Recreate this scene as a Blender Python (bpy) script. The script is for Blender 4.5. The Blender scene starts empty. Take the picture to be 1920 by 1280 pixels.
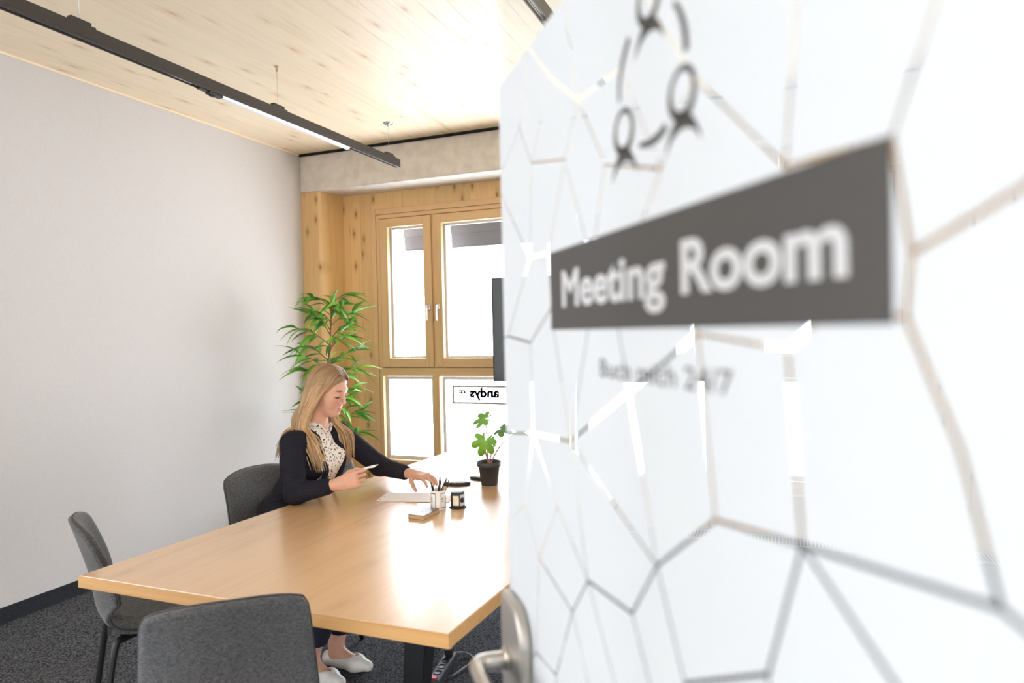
import bpy, bmesh, math, random
import numpy as np
from mathutils import Vector, Matrix, Euler
random.seed(7)
PI = math.pi
SC = bpy.context.scene
COL = SC.collection

# ------------------------------------------------------------------ camera
def make_camera():
    yaw, pitch, roll = math.radians(21.6), math.radians(-1.0), math.radians(1.3)
    f = Vector((-math.sin(yaw) * math.cos(pitch), math.cos(yaw) * math.cos(pitch), math.sin(pitch)))
    r0 = Vector((math.cos(yaw), math.sin(yaw), 0)); u0 = r0.cross(f)
    r = math.cos(roll) * r0 - math.sin(roll) * u0
    u = math.cos(roll) * u0 + math.sin(roll) * r0
    cd = bpy.data.cameras.new('camera'); co = bpy.data.objects.new('camera', cd); COL.objects.link(co)
    co.matrix_world = Matrix(((r.x, u.x, -f.x, 0), (r.y, u.y, -f.y, 0), (r.z, u.z, -f.z, 1.5), (0, 0, 0, 1)))
    cd.sensor_width = 36.0; cd.lens = 36.0 * 1290 / 1920
    cd.clip_start = 0.02
    cd.dof.use_dof = True; cd.dof.focus_distance = 3.5; cd.dof.aperture_fstop = 2.8
    SC.camera = co
make_camera()
# ------------------------------------------------------------------ light
W = bpy.data.worlds.new('World'); SC.world = W; W.use_nodes = True
W.node_tree.nodes['Background'].inputs[0].default_value = (0.87, 0.94, 1.05, 1)
W.node_tree.nodes['Background'].inputs[1].default_value = 6.2
SC.view_settings.view_transform = 'Standard'
SC.view_settings.look = 'None'
SC.view_settings.exposure = 1.28
SC.view_settings.gamma = 1.0
SC.view_settings.use_curve_mapping = False
SC.cycles.max_bounces = 12
SC.cycles.diffuse_bounces = 6
SC.cycles.transparent_max_bounces = 16
SC.cycles.caustics_reflective = False
SC.cycles.caustics_refractive = False
def portal(name, loc, rot, sx, sy):
    l = bpy.data.lights.new(name, 'AREA'); l.shape = 'RECTANGLE'; l.size = sx; l.size_y = sy
    l.cycles.is_portal = True
    o = bpy.data.objects.new(name, l); COL.objects.link(o); o.location = loc; o.rotation_euler = rot
portal('window_portal', (-1.25, 5.45, 1.35), (-PI / 2, 0, 0), 4.4, 2.6)
portal('corridor_portal_a', (-6.5, -1.7, 1.5), (0, -PI / 2, 0), 3.0, 3.7)
portal('corridor_portal_b', (4.5, -1.7, 1.5), (0, PI / 2, 0), 3.0, 3.7)

# ------------------------------------------------------------------ materials
def mat(name, col=(.8, .8, .8), rough=.5, metal=0., spec=.5, coat=0.):
    m = bpy.data.materials.new(name); m.use_nodes = True
    b = m.node_tree.nodes['Principled BSDF']
    b.inputs['Base Color'].default_value = (*col, 1); b.inputs['Roughness'].default_value = rough
    b.inputs['Metallic'].default_value = metal; b.inputs['Specular IOR Level'].default_value = spec
    b.inputs['Coat Weight'].default_value = coat
    return m
def N(m, t, **kw):
    n = m.node_tree.nodes.new(t)
    for k, v in kw.items():
        if k.startswith('i_'): n.inputs[k[2:].replace('_', ' ')].default_value = v
        else: setattr(n, k, v)
    return n
def L(m, a, ao, b, bi): m.node_tree.links.new(a.outputs[ao], b.inputs[bi])
def ramp(m, stops):
    r = N(m, 'ShaderNodeValToRGB'); e = r.color_ramp.elements
    while len(e) > 1: e.remove(e[0])
    e[0].position = stops[0][0]; e[0].color = (*stops[0][1], 1)
    for p, c in stops[1:]:
        x = e.new(p); x.color = (*c, 1)
    return r
def objvec(m, scale, rnd=True):
    tc = N(m, 'ShaderNodeTexCoord'); mp = N(m, 'ShaderNodeMapping'); mp.inputs['Scale'].default_value = scale
    if rnd:
        oi = N(m, 'ShaderNodeObjectInfo'); ml = N(m, 'ShaderNodeVectorMath', operation='SCALE'); cb = N(m, 'ShaderNodeCombineXYZ')
        for i in range(3): L(m, oi, 'Random', cb, i)
        ml.inputs['Scale'].default_value = 37.0; L(m, cb, 0, ml, 0)
        ad = N(m, 'ShaderNodeVectorMath', operation='ADD'); L(m, tc, 'Object', ad, 0); L(m, ml, 0, ad, 1); L(m, ad, 0, mp, 'Vector')
    else: L(m, tc, 'Object', mp, 'Vector')
    return mp
def bump(m, src, out, strength, dist=.001):
    b = N(m, 'ShaderNodeBump'); b.inputs['Strength'].default_value = strength; b.inputs['Distance'].default_value = dist
    L(m, src, out, b, 'Height'); L(m, b, 0, m.node_tree.nodes['Principled BSDF'], 'Normal')
def wood(name, light, mid, dark, axis, rough=.5, knots=1., coat=0., grain=1., knot_scale=5.0, vary=.25, plane=None):
    """grain runs along axis (0,1,2)"""
    m = mat(name, mid, rough, coat=coat); b = m.node_tree.nodes['Principled BSDF']
    s = [22 * grain] * 3; s[axis] = 1.1
    v = objvec(m, s); n1 = N(m, 'ShaderNodeTexNoise'); n1.inputs['Scale'].default_value = 1.0; n1.inputs['Detail'].default_value = 5
    n1.inputs['Distortion'].default_value = .6
    L(m, v, 0, n1, 'Vector')
    r1 = ramp(m, [(.25, mid), (.5, light), (.68, mid), (.85, tuple(.55 * a + .45 * c for a, c in zip(dark, mid)))])
    L(m, n1, 'Fac', r1, 'Fac')
    # per piece tone
    oi = N(m, 'ShaderNodeObjectInfo'); mr = N(m, 'ShaderNodeMapRange'); mr.inputs['To Min'].default_value = 1 - vary; mr.inputs['To Max'].default_value = 1 + vary * .4
    L(m, oi, 'Random', mr, 'Value')
    mx = N(m, 'ShaderNodeMix', data_type='RGBA', blend_type='MULTIPLY'); mx.inputs[0].default_value = 1.0
    L(m, r1, 'Color', mx, 6); L(m, mr, 'Result', mx, 7)
    out = (mx, 2)
    if knots > 0:
        s2 = [knot_scale] * 3; s2[axis] = knot_scale * .38
        v2 = objvec(m, s2); vo = N(m, 'ShaderNodeTexVoronoi'); vo.inputs['Scale'].default_value = 1.0
        if plane:
            vo.voronoi_dimensions = '2D'; sp_ = N(m, 'ShaderNodeSeparateXYZ'); cb_ = N(m, 'ShaderNodeCombineXYZ'); L(m, v2, 0, sp_, 0)
            L(m, sp_, 'XYZ'.index(plane[0]), cb_, 0); L(m, sp_, 'XYZ'.index(plane[1]), cb_, 1); L(m, cb_, 0, vo, 'Vector')
        else: L(m, v2, 0, vo, 'Vector')
        r2 = ramp(m, [(0.0, (1, 1, 1)), (.045, (.8, .8, .8)), (.09, (.35, .35, .35)), (.26, (0, 0, 0))]); L(m, vo, 'Distance', r2, 'Fac')
        sx = N(m, 'ShaderNodeSeparateColor'); L(m, vo, 'Color', sx, 0)
        gt = N(m, 'ShaderNodeMath', operation='GREATER_THAN'); gt.inputs[1].default_value = .45; L(m, sx, 0, gt, 0)
        mu = N(m, 'ShaderNodeMath', operation='MULTIPLY'); L(m, r2, 'Color', mu, 0); L(m, gt, 0, mu, 1)
        m2 = N(m, 'ShaderNodeMath', operation='MULTIPLY'); L(m, mu, 0, m2, 0); m2.inputs[1].default_value = knots
        mk = N(m, 'ShaderNodeMix', data_type='RGBA'); L(m, m2, 0, mk, 0); L(m, mx, 2, mk, 6); mk.inputs[7].default_value = (*dark, 1)
        out = (mk, 2)
    L(m, out[0], out[1], b, 'Base Color')
    bump(m, n1, 'Fac', .15)
    return m
def speckle(name, c1, c2, scale, rough=.9, bstr=.6, stretch=None, spec=.2):
    m = mat(name, c1, rough, spec=spec); b = m.node_tree.nodes['Principled BSDF']
    v = objvec(m, stretch or (1, 1, 1)); n = N(m, 'ShaderNodeTexNoise'); n.inputs['Scale'].default_value = scale; n.inputs['Detail'].default_value = 2.5
    L(m, v, 0, n, 'Vector'); r = ramp(m, [(.36, c1), (.64, c2)]); L(m, n, 'Fac', r, 'Fac'); L(m, r, 'Color', b, 'Base Color')
    bump(m, n, 'Fac', bstr, .002)
    return m
def fabric(name, c1, c2):
    m = mat(name, c1, .95, spec=.15); b = m.node_tree.nodes['Principled BSDF']
    va = objvec(m, (620, 620, 60)); na = N(m, 'ShaderNodeTexNoise'); na.inputs['Scale'].default_value = 1; L(m, va, 0, na, 'Vector')
    vb = objvec(m, (90, 90, 620)); nb = N(m, 'ShaderNodeTexNoise'); nb.inputs['Scale'].default_value = 1; L(m, vb, 0, nb, 'Vector')
    ad = N(m, 'ShaderNodeMath', operation='ADD'); L(m, na, 'Fac', ad, 0); L(m, nb, 'Fac', ad, 1)
    r = ramp(m, [(.80 / 2, c1), (1.2 / 2, c2)]); hf = N(m, 'ShaderNodeMath', operation='MULTIPLY'); hf.inputs[1].default_value = .5
    L(m, ad, 0, hf, 0); L(m, hf, 0, r, 'Fac'); L(m, r, 'Color', b, 'Base Color')
    b.inputs['Sheen Weight'].default_value = .25; b.inputs['Sheen Roughness'].default_value = .4
    bump(m, ad, 0, .35, .0006)
    return m
def glassy(name, tint=(1, 1, 1), refl=.06, rough=0.0):
    m = bpy.data.materials.new(name); m.use_nodes = True; nt = m.node_tree; nt.nodes.clear()
    o = N(m, 'ShaderNodeOutputMaterial'); t = N(m, 'ShaderNodeBsdfTransparent'); g = N(m, 'ShaderNodeBsdfGlossy'); g.inputs['Roughness'].default_value = rough
    t.inputs[0].default_value = (*tint, 1)
    lw = N(m, 'ShaderNodeLayerWeight'); pw_ = N(m, 'ShaderNodeMath', operation='POWER'); pw_.inputs[1].default_value = 5.0; L(m, lw, 'Facing', pw_, 0)
    fr = N(m, 'ShaderNodeMath', operation='MULTIPLY_ADD'); fr.inputs[1].default_value = .55; fr.inputs[2].default_value = .035; L(m, pw_, 0, fr, 0)
    mx = N(m, 'ShaderNodeMixShader'); L(m, fr, 0, mx, 0); L(m, t, 0, mx, 1); L(m, g, 0, mx, 2); L(m, mx, 0, o, 0)
    return m
def film_mat():
    m = bpy.data.materials.new('frosted_white_film'); m.use_nodes = True; nt = m.node_tree; nt.nodes.clear()
    o = N(m, 'ShaderNodeOutputMaterial'); d = N(m, 'ShaderNodeBsdfDiffuse'); t = N(m, 'ShaderNodeBsdfTranslucent')
    d.inputs[0].default_value = (.80, .82, .84, 1); t.inputs[0].default_value = (.78, .80, .82, 1)
    mx = N(m, 'ShaderNodeMixShader'); mx.inputs[0].default_value = .50; L(m, d, 0, mx, 1); L(m, t, 0, mx, 2)
    L(m, mx, 0, o, 0)
    return m
def attr_mat(name, rough, spec=.4, sss=0., aniso=0.):
    m = mat(name, (.5, .5, .5), rough, spec=spec); b = m.node_tree.nodes['Principled BSDF']
    a = N(m, 'ShaderNodeVertexColor'); a.layer_name = 'Col'; L(m, a, 'Color', b, 'Base Color')
    if sss: b.inputs['Subsurface Weight'].default_value = sss; b.inputs['Subsurface Radius'].default_value = (.012, .005, .003); b.inputs['Subsurface Scale'].default_value = 1.0
    return m
M = {}
M['wall'] = speckle('white_wall_paint', (.625, .598, .572), (.645, .618, .592), 90, .85, .10)
M['ceiling'] = wood('pale_pine_board', (.93, .785, .57), (.88, .71, .48), (.50, .28, .11), 1, .45, .62, grain=1.1, knot_scale=6.5, vary=.07, plane='XY')
M['clt'] = wood('spruce_panel', (.80, .53, .24), (.76, .475, .20), (.28, .115, .03), 2, .5, 1.0, knot_scale=9.0, vary=.10, plane='XZ')
M['frame'] = wood('oak_window_frame', (.76, .50, .25), (.70, .44, .205), (.32, .16, .06), 2, .42, 0, grain=2.2, vary=.05)
M['frame_h'] = wood('oak_window_rail', (.76, .50, .25), (.70, .44, .205), (.32, .16, .06), 0, .42, 0, grain=2.2, vary=.05)
M['table'] = wood('oak_table_top', (.76, .49, .25), (.69, .42, .20), (.34, .17, .07), 1, .34, .28, grain=.7, knot_scale=4.5, vary=0, coat=1.0, plane='XY')
M['table'].node_tree.nodes['Principled BSDF'].inputs['Coat Roughness'].default_value = .25
M['table'].node_tree.nodes['Principled BSDF'].inputs['Coat IOR'].default_value = 1.9
M['table_edge'] = wood('oak_table_edging', (.62, .36, .14), (.55, .30, .11), (.30, .15, .06), 0, .45, 0, grain=2.0, vary=0)
M['concrete'] = speckle('raw_concrete', (.66, .605, .535), (.74, .69, .62), 14, .8, .25)
M['carpet'] = speckle('grey_speckled_carpet', (.012, .013, .016), (.135, .14, .155), 120, 1.0, 1.0)
M['baseboard'] = speckle('dark_carpet_strip', (.016, .018, .021), (.035, .037, .042), 300, .9, .5)
M['black'] = mat('black_metal', (.012, .012, .013), .42)
M['track'] = mat('dark_bronze_track', (.050, .043, .036), .45, spec=.4)
M['blackgap'] = mat('black_joint', (.006, .006, .006), .8)
M['diff'] = mat('white_diffuser', (.86, .86, .87), .35)
M['alu'] = mat('brushed_aluminium', (.62, .62, .63), .35, metal=.9)
M['lightgrey'] = mat('light_grey_coating', (.55, .57, .60), .5)
M['blind'] = mat('grey_blind_slat', (.21, .215, .235), .5)
M['steel'] = mat('satin_nickel', (.60, .565, .52), .33, metal=1.0)
M['steel_plate'] = mat('satin_nickel_plate', (.52, .49, .45), .42, metal=.85)
M['silver'] = mat('satin_silver_window_handle', (.72, .70, .68), .35, metal=.85)
M['glass'] = glassy('clear_glass'); M['doorglass'] = glassy('door_glass', (.965, .985, .98))
M['film'] = film_mat()
M['vinyl'] = mat('charcoal_vinyl', (.066, .060, .055), .5, spec=.35)
M['white_vinyl'] = mat('white_vinyl', (.95, .95, .95), .5)
M['grey_vinyl'] = mat('grey_vinyl', (.52, .48, .47), .6)
M['fabric'] = fabric('grey_woven_fabric', (.060, .061, .065), (.165, .167, .172))
M['piping'] = mat('dark_grey_piping', (.055, .055, .06), .8)
M['screen'] = mat('dark_screen_glass', (.035, .045, .05), .15)
M['leaf'] = attr_mat('glossy_green_leaf', .38)
M['bark'] = speckle('brown_bark', (.16, .10, .06), (.30, .20, .12), 60, .9)
M['stem'] = mat('pink_green_stem', (.42, .22, .16), .5)
M['pot'] = mat('anthracite_plastic', (.035, .037, .042), .5)
M['soil'] = speckle('dark_soil', (.02, .014, .01), (.06, .04, .03), 120)
M['paper'] = mat('white_paper', (.86, .86, .86), .7)
M['kraft'] = mat('kraft_paper', (.50, .34, .17), .75)
M['cover'] = mat('dark_grey_cover', (.12, .10, .09), .35)
M['cream'] = mat('cream_print', (.80, .73, .60), .5)
M['print'] = mat('black_print', (.018, .014, .014), .45)
M['white'] = mat('white_ceramic', (.85, .84, .82), .3)
M['red'] = mat('red_switch', (.75, .03, .03), .35)
M['cable'] = mat('grey_cable', (.20, .20, .22), .4)
M['skin'] = attr_mat('skin', .5, .4, .12)
M['hair'] = attr_mat('blonde_hair', .42, .45)
M['jacket'] = speckle('navy_jacket_cloth', (.010, .010, .016), (.022, .021, .031), 500, .9, .25)
def folds(m):
    b = m.node_tree.nodes['Principled BSDF']; old = [n for n in m.node_tree.nodes if n.type == 'BUMP'][0]
    v = objvec(m, (9, 9, 26), False); n = N(m, 'ShaderNodeTexNoise'); n.inputs['Scale'].default_value = 1; n.inputs['Detail'].default_value = 2; L(m, v, 0, n, 'Vector')
    b2 = N(m, 'ShaderNodeBump'); b2.inputs['Strength'].default_value = .6; b2.inputs['Distance'].default_value = .018; L(m, n, 'Fac', b2, 'Height'); L(m, old, 0, b2, 'Normal'); L(m, b2, 0, b, 'Normal')
folds(M['jacket'])
M['trousers'] = mat('navy_trouser_cloth', (.008, .010, .024), .85)
M['shoe'] = mat('white_leather', (.78, .75, .70), .45)
def blouse_mat():
    m = mat('dotted_blouse_cloth', (.82, .77, .70), .8, spec=.2); b = m.node_tree.nodes['Principled BSDF']
    v = objvec(m, (1, 1, 1), False); vo = N(m, 'ShaderNodeTexVoronoi'); vo.inputs['Scale'].default_value = 78; vo.inputs['Randomness'].default_value = .75; L(m, v, 0, vo, 'Vector')
    r = ramp(m, [(0, (1, 1, 1)), (.30, (1, 1, 1)), (.36, (0, 0, 0))]); L(m, vo, 'Distance', r, 'Fac')
    sp = N(m, 'ShaderNodeSeparateColor'); L(m, vo, 'Color', sp, 0)
    rc = ramp(m, [(0, (.03, .022, .02)), (.5, (.045, .035, .03)), (.55, (.16, .19, .30)), (.75, (.22, .15, .10)), (1, (.03, .025, .03))]); L(m, sp, 0, rc, 'Fac')
    mx = N(m, 'ShaderNodeMix', data_type='RGBA'); L(m, r, 'Color', mx, 0); mx.inputs[6].default_value = (.82, .77, .70, 1); L(m, rc, 'Color', mx, 7)
    L(m, mx, 2, b, 'Base Color'); return m
M['blouse'] = blouse_mat()

# ------------------------------------------------------------------ helpers
def link_mesh(name, verts, faces, m, parent=None, smooth=False, loc=None):
    me = bpy.data.meshes.new(name); me.from_pydata([tuple(v) for v in verts], [], [tuple(f) for f in faces]); me.update()
    if m is not None: me.materials.append(M[m] if isinstance(m, str) else m)
    if smooth:
        me.polygons.foreach_set('use_smooth', [True] * len(me.polygons))
    o = bpy.data.objects.new(name, me); COL.objects.link(o)
    if parent is not None: o.parent = parent
    if loc is not None: o.location = loc
    return o
def from_bm(name, bm, m, parent=None, smooth=False, loc=None):
    me = bpy.data.meshes.new(name); bmesh.ops.recalc_face_normals(bm, faces=bm.faces[:]); bm.to_mesh(me); bm.free()
    me.materials.append(M[m] if isinstance(m, str) else m)
    if smooth: me.polygons.foreach_set('use_smooth', [True] * len(me.polygons))
    o = bpy.data.objects.new(name, me); COL.objects.link(o)
    if parent is not None: o.parent = parent
    if loc is not None: o.location = loc
    return o
def add_box(bm, lo, hi, bev=0.):
    r = bmesh.ops.create_cube(bm, size=1.0); vs = r['verts']
    for v in vs:
        v.co = Vector([(lo[i] + hi[i]) / 2 + v.co[i] * (hi[i] - lo[i]) for i in range(3)])
    if bev > 0:
        es = list({e for v in vs for e in v.link_edges})
        bmesh.ops.bevel(bm, geom=es, offset=bev, segments=2, affect='EDGES', profile=.5)
def box(name, lo, hi, m, parent=None, bev=0.):
    bm = bmesh.new(); add_box(bm, lo, hi, bev); return from_bm(name, bm, m, parent)
def boxes(name, lst, m, parent=None, bev=0.):
    bm = bmesh.new()
    for lo, hi in lst: add_box(bm, lo, hi, bev)
    return from_bm(name, bm, m, parent)
def add_tube(bm, pts, rad, n=10, cap=True, flat=1.0):
    pts = [Vector(p) for p in pts]; rad = rad if hasattr(rad, '__len__') else [rad] * len(pts)
    rings = []; prev = None
    for i, p in enumerate(pts):
        t = (pts[min(i + 1, len(pts) - 1)] - pts[max(i - 1, 0)])
        if t.length < 1e-9: t = Vector((0, 0, 1))
        t.normalize()
        if prev is None:
            a = Vector((0, 0, 1)) if abs(t.z) < .9 else Vector((1, 0, 0)); x = t.cross(a).normalized()
        else: x = (prev - t * prev.dot(t)).normalized()
        prev = x; y = t.cross(x)
        rings.append([bm.verts.new(p + rad[i] * (math.cos(2 * PI * k / n) * x + flat * math.sin(2 * PI * k / n) * y)) for k in range(n)])
    for a, b in zip(rings, rings[1:]):
        for k in range(n): bm.faces.new((a[k], a[(k + 1) % n], b[(k + 1) % n], b[k]))
    if cap:
        bm.faces.new(rings[0][::-1]); bm.faces.new(rings[-1])
def tube(name, pts, rad, m, parent=None, n=10, smooth=True):
    bm = bmesh.new(); add_tube(bm, pts, rad, n); return from_bm(name, bm, m, parent, smooth)
def add_lathe(bm, prof, n=32, center=(0, 0, 0)):
    c = Vector(center); rings = []
    for r, z in prof:
        rings.append([bm.verts.new(c + Vector((r * math.cos(2 * PI * k / n), r * math.sin(2 * PI * k / n), z))) for k in range(n)])
    for a, b in zip(rings, rings[1:]):
        for k in range(n): bm.faces.new((a[k], a[(k + 1) % n], b[(k + 1) % n], b[k]))
    bm.faces.new(rings[0][::-1]); bm.faces.new(rings[-1])
def lathe(name, prof, m, parent=None, n=32, center=(0, 0, 0), smooth=True):
    bm = bmesh.new(); add_lathe(bm, prof, n, center); o = from_bm(name, bm, m, parent, smooth)
    return o
def prism(name, poly, axis_fn, m, parent=None):
    """poly in 2D, axis_fn(u,v,t) -> 3D for t in 0,1"""
    n = len(poly); vs = [axis_fn(u, v, 0) for u, v in poly] + [axis_fn(u, v, 1) for u, v in poly]
    fs = [tuple(range(n)), tuple(range(2 * n - 1, n - 1, -1))] + [(i, (i + 1) % n, n + (i + 1) % n, n + i) for i in range(n)]
    bm = bmesh.new(); bv = [bm.verts.new(v) for v in vs]
    for f in fs: bm.faces.new([bv[i] for i in f])
    return from_bm(name, bm, m, parent)
def catmull(P, k=8):
    P = [Vector(p) for p in P]; out = []
    Q = [P[0] * 2 - P[1]] + P + [P[-1] * 2 - P[-2]]
    for i in range(1, len(Q) - 2):
        for j in range(k):
            t = j / k; a, b, c, d = Q[i - 1], Q[i], Q[i + 1], Q[i + 2]
            out.append(.5 * ((2 * b) + (c - a) * t + (2 * a - 5 * b + 4 * c - d) * t * t + (3 * b - a - 3 * c + d) * t ** 3))
    out.append(P[-1]); return out
def thing(name, label, cat, loc=(0, 0, 0), rz=0., group=None):
    o = bpy.data.objects.new(name, None); COL.objects.link(o); o.empty_display_size = .1
    o.location = loc; o.rotation_euler = (0, 0, rz); o['label'] = label; o['category'] = cat
    if group: o['group'] = group
    return o
def tag(o, label, cat, group=None):
    o['label'] = label; o['category'] = cat
    if group: o['group'] = group
    return o
def struct(o, label, cat):
    o['kind'] = 'structure'; o['label'] = label; o['category'] = cat; return o
def sroot(name, label, cat, loc=(0, 0, 0), rz=0.):
    o = thing(name, label, cat, loc, rz); o['kind'] = 'structure'; return o
def copy_tree(o, parent=None):
    c = o.copy(); COL.objects.link(c); c.parent = parent
    for ch in list(o.children): copy_tree(ch, c)
    return c
def text_mesh(body, bold=0., size=1.):
    cu = bpy.data.curves.new('lettering', 'FONT'); cu.body = body; cu.size = size; cu.bevel_depth = bold; cu.bevel_resolution = 2; cu.fill_mode = 'BOTH'; cu.resolution_u = 6
    o = bpy.data.objects.new('lettering_tmp', cu); COL.objects.link(o)
    dg = bpy.context.evaluated_depsgraph_get(); dg.update()
    me = bpy.data.meshes.new_from_object(o.evaluated_get(dg)); bpy.data.objects.remove(o)
    return me
def place_text(name, body, fn, m, parent, x0, x1, base, cap, offset=0., mirror=False):
    """flat lettering fitted to x0..x1 and cap height; fn(u,v)->3D"""
    me = text_mesh(body, offset); co = np.empty(len(me.vertices) * 3); me.vertices.foreach_get('co', co); co = co.reshape(-1, 3)
    capm = text_mesh('H', offset); cc = np.empty(len(capm.vertices) * 3); capm.vertices.foreach_get('co', cc); cc = cc.reshape(-1, 3)
    u = (co[:, 0] - co[:, 0].min()) / (co[:, 0].max() - co[:, 0].min())
    if mirror: u = 1 - u
    u = x0 + u * (x1 - x0); v = base + (co[:, 1] - cc[:, 1].min()) * cap / (cc[:, 1].max() - cc[:, 1].min())
    fs = [tuple(p.vertices) for p in me.polygons]
    return link_mesh(name, [fn(a, b) for a, b in zip(u, v)], fs, m, parent)

# ------------------------------------------------------------------ the room
WX, CZ, BY, WY, RX = -3.883, 3.05, 4.895, 5.205, 1.55     # left wall, ceiling, beam face, window wall, right wall
FY = 0.19                                                   # glazed front partition
struct(box('floor', (-6.5, -3.7, -.12), (4.5, 5.45, 0), 'carpet'), 'dark grey speckled carpet floor', 'floor')
struct(box('wall_left', (WX - .14, FY - .03, 0), (WX, WY + .3, CZ + .1), 'wall'), 'plain white painted side wall', 'wall')
struct(box('wall_right', (RX, FY - .03, 0), (RX + .14, WY + .3, CZ + .1), 'wall'), 'plain white wall behind the glass door', 'wall')
struct(box('baseboard_left', (WX + .0005, FY, 0), (WX + .014, BY, .085), 'baseboard'), 'black skirting strip along white side wall', 'baseboard')
struct(box('baseboard_right', (RX - .014, FY, 0), (RX - .0005, BY, .085), 'baseboard'), 'black skirting strip along wall behind glass door', 'baseboard')
# ceiling of pine boards
ce = sroot('ceiling', 'pale knotty pine board ceiling', 'ceiling', (0, 0, CZ))
box('ceiling_deck', (WX - .14, FY - .03, .022), (RX + .14, WY + .3, .14), 'ceiling', ce)
pw = .128; nb = int(math.ceil((RX - WX) / pw))
pb = bmesh.new(); add_box(pb, (0, FY - .03, 0), (pw - .0009, BY - .012, .021), .0004)
pm = None
for i in range(nb):
    if pm is None:
        o = from_bm('plank', pb, 'ceiling', ce); pm = o.data
    else:
        o = bpy.data.objects.new('plank', pm); COL.objects.link(o); o.parent = ce
    o.location = (WX + i * pw, 0, 0)
struct(box('trim_1', (WX + .0005, FY, CZ - .012), (WX + .012, BY, CZ - .0005), 'ceiling'), 'thin wooden edge strip where pine ceiling meets white side wall', 'trim')
struct(box('trim_2', (WX + .001, BY - .011, CZ - .016), (RX - .001, BY + .02, CZ + .02), 'blackgap'), 'black shadow joint between ceiling and concrete beam', 'trim')
# office beyond the glass partition (behind the viewer)
struct(box('ceiling_office', (-6.5, -3.7, CZ), (4.5, FY - .035, CZ + .14), 'ceiling'), 'pine ceiling over the corridor outside', 'ceiling')
struct(box('wall_back_added', (-6.5, -3.7, 0), (4.5, -3.56, CZ - .001), 'wall'), 'added unseen white wall limiting light from the corridor', 'wall')  # unseen wall, added to cut down the light entering from behind
# concrete beam over the window
bm = bmesh.new(); add_box(bm, (WX + .002, BY, 2.722), (RX - .002, WY + .25, CZ - .016), .012)
struct(from_bm('beam', bm, 'concrete'), 'raw grey concrete beam above the window', 'beam')
# window wall: spruce panels
ww = sroot('wall_window', 'knotty spruce panel wall around the window', 'wall')
def panel_strip(x0, x1, z0, z1, w=.105):
    n = max(1, round((x1 - x0) / w)); d = (x1 - x0) / n
    for i in range(n):
        box('wood_panel', (x0 + i * d, WY, z0), (x0 + (i + 1) * d - .0012, WY + .2, z1), 'clt', ww, .0006)
FX0, FX1 = -3.366, .78          # window band
panel_strip(-3.70, FX0, 0, 2.722)
panel_strip(FX1, RX - .001, 0, 2.722)
panel_strip(FX0, FX1, 2.578, 2.722, .16)
panel_strip(FX0, FX1, 0, .30, .16)
# wooden column in the corner
col = sroot('column', 'knotty spruce corner column with chamfered edge', 'column')
prism('column_front', [(WX + .0015, BY + .012), (-3.705, BY + .012), (-3.688, BY + .03), (-3.655, WY + .05), (WX + .0015, WY + .05)], lambda u, v, t: (u, v, 2.7215 * t), 'clt', col)
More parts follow.
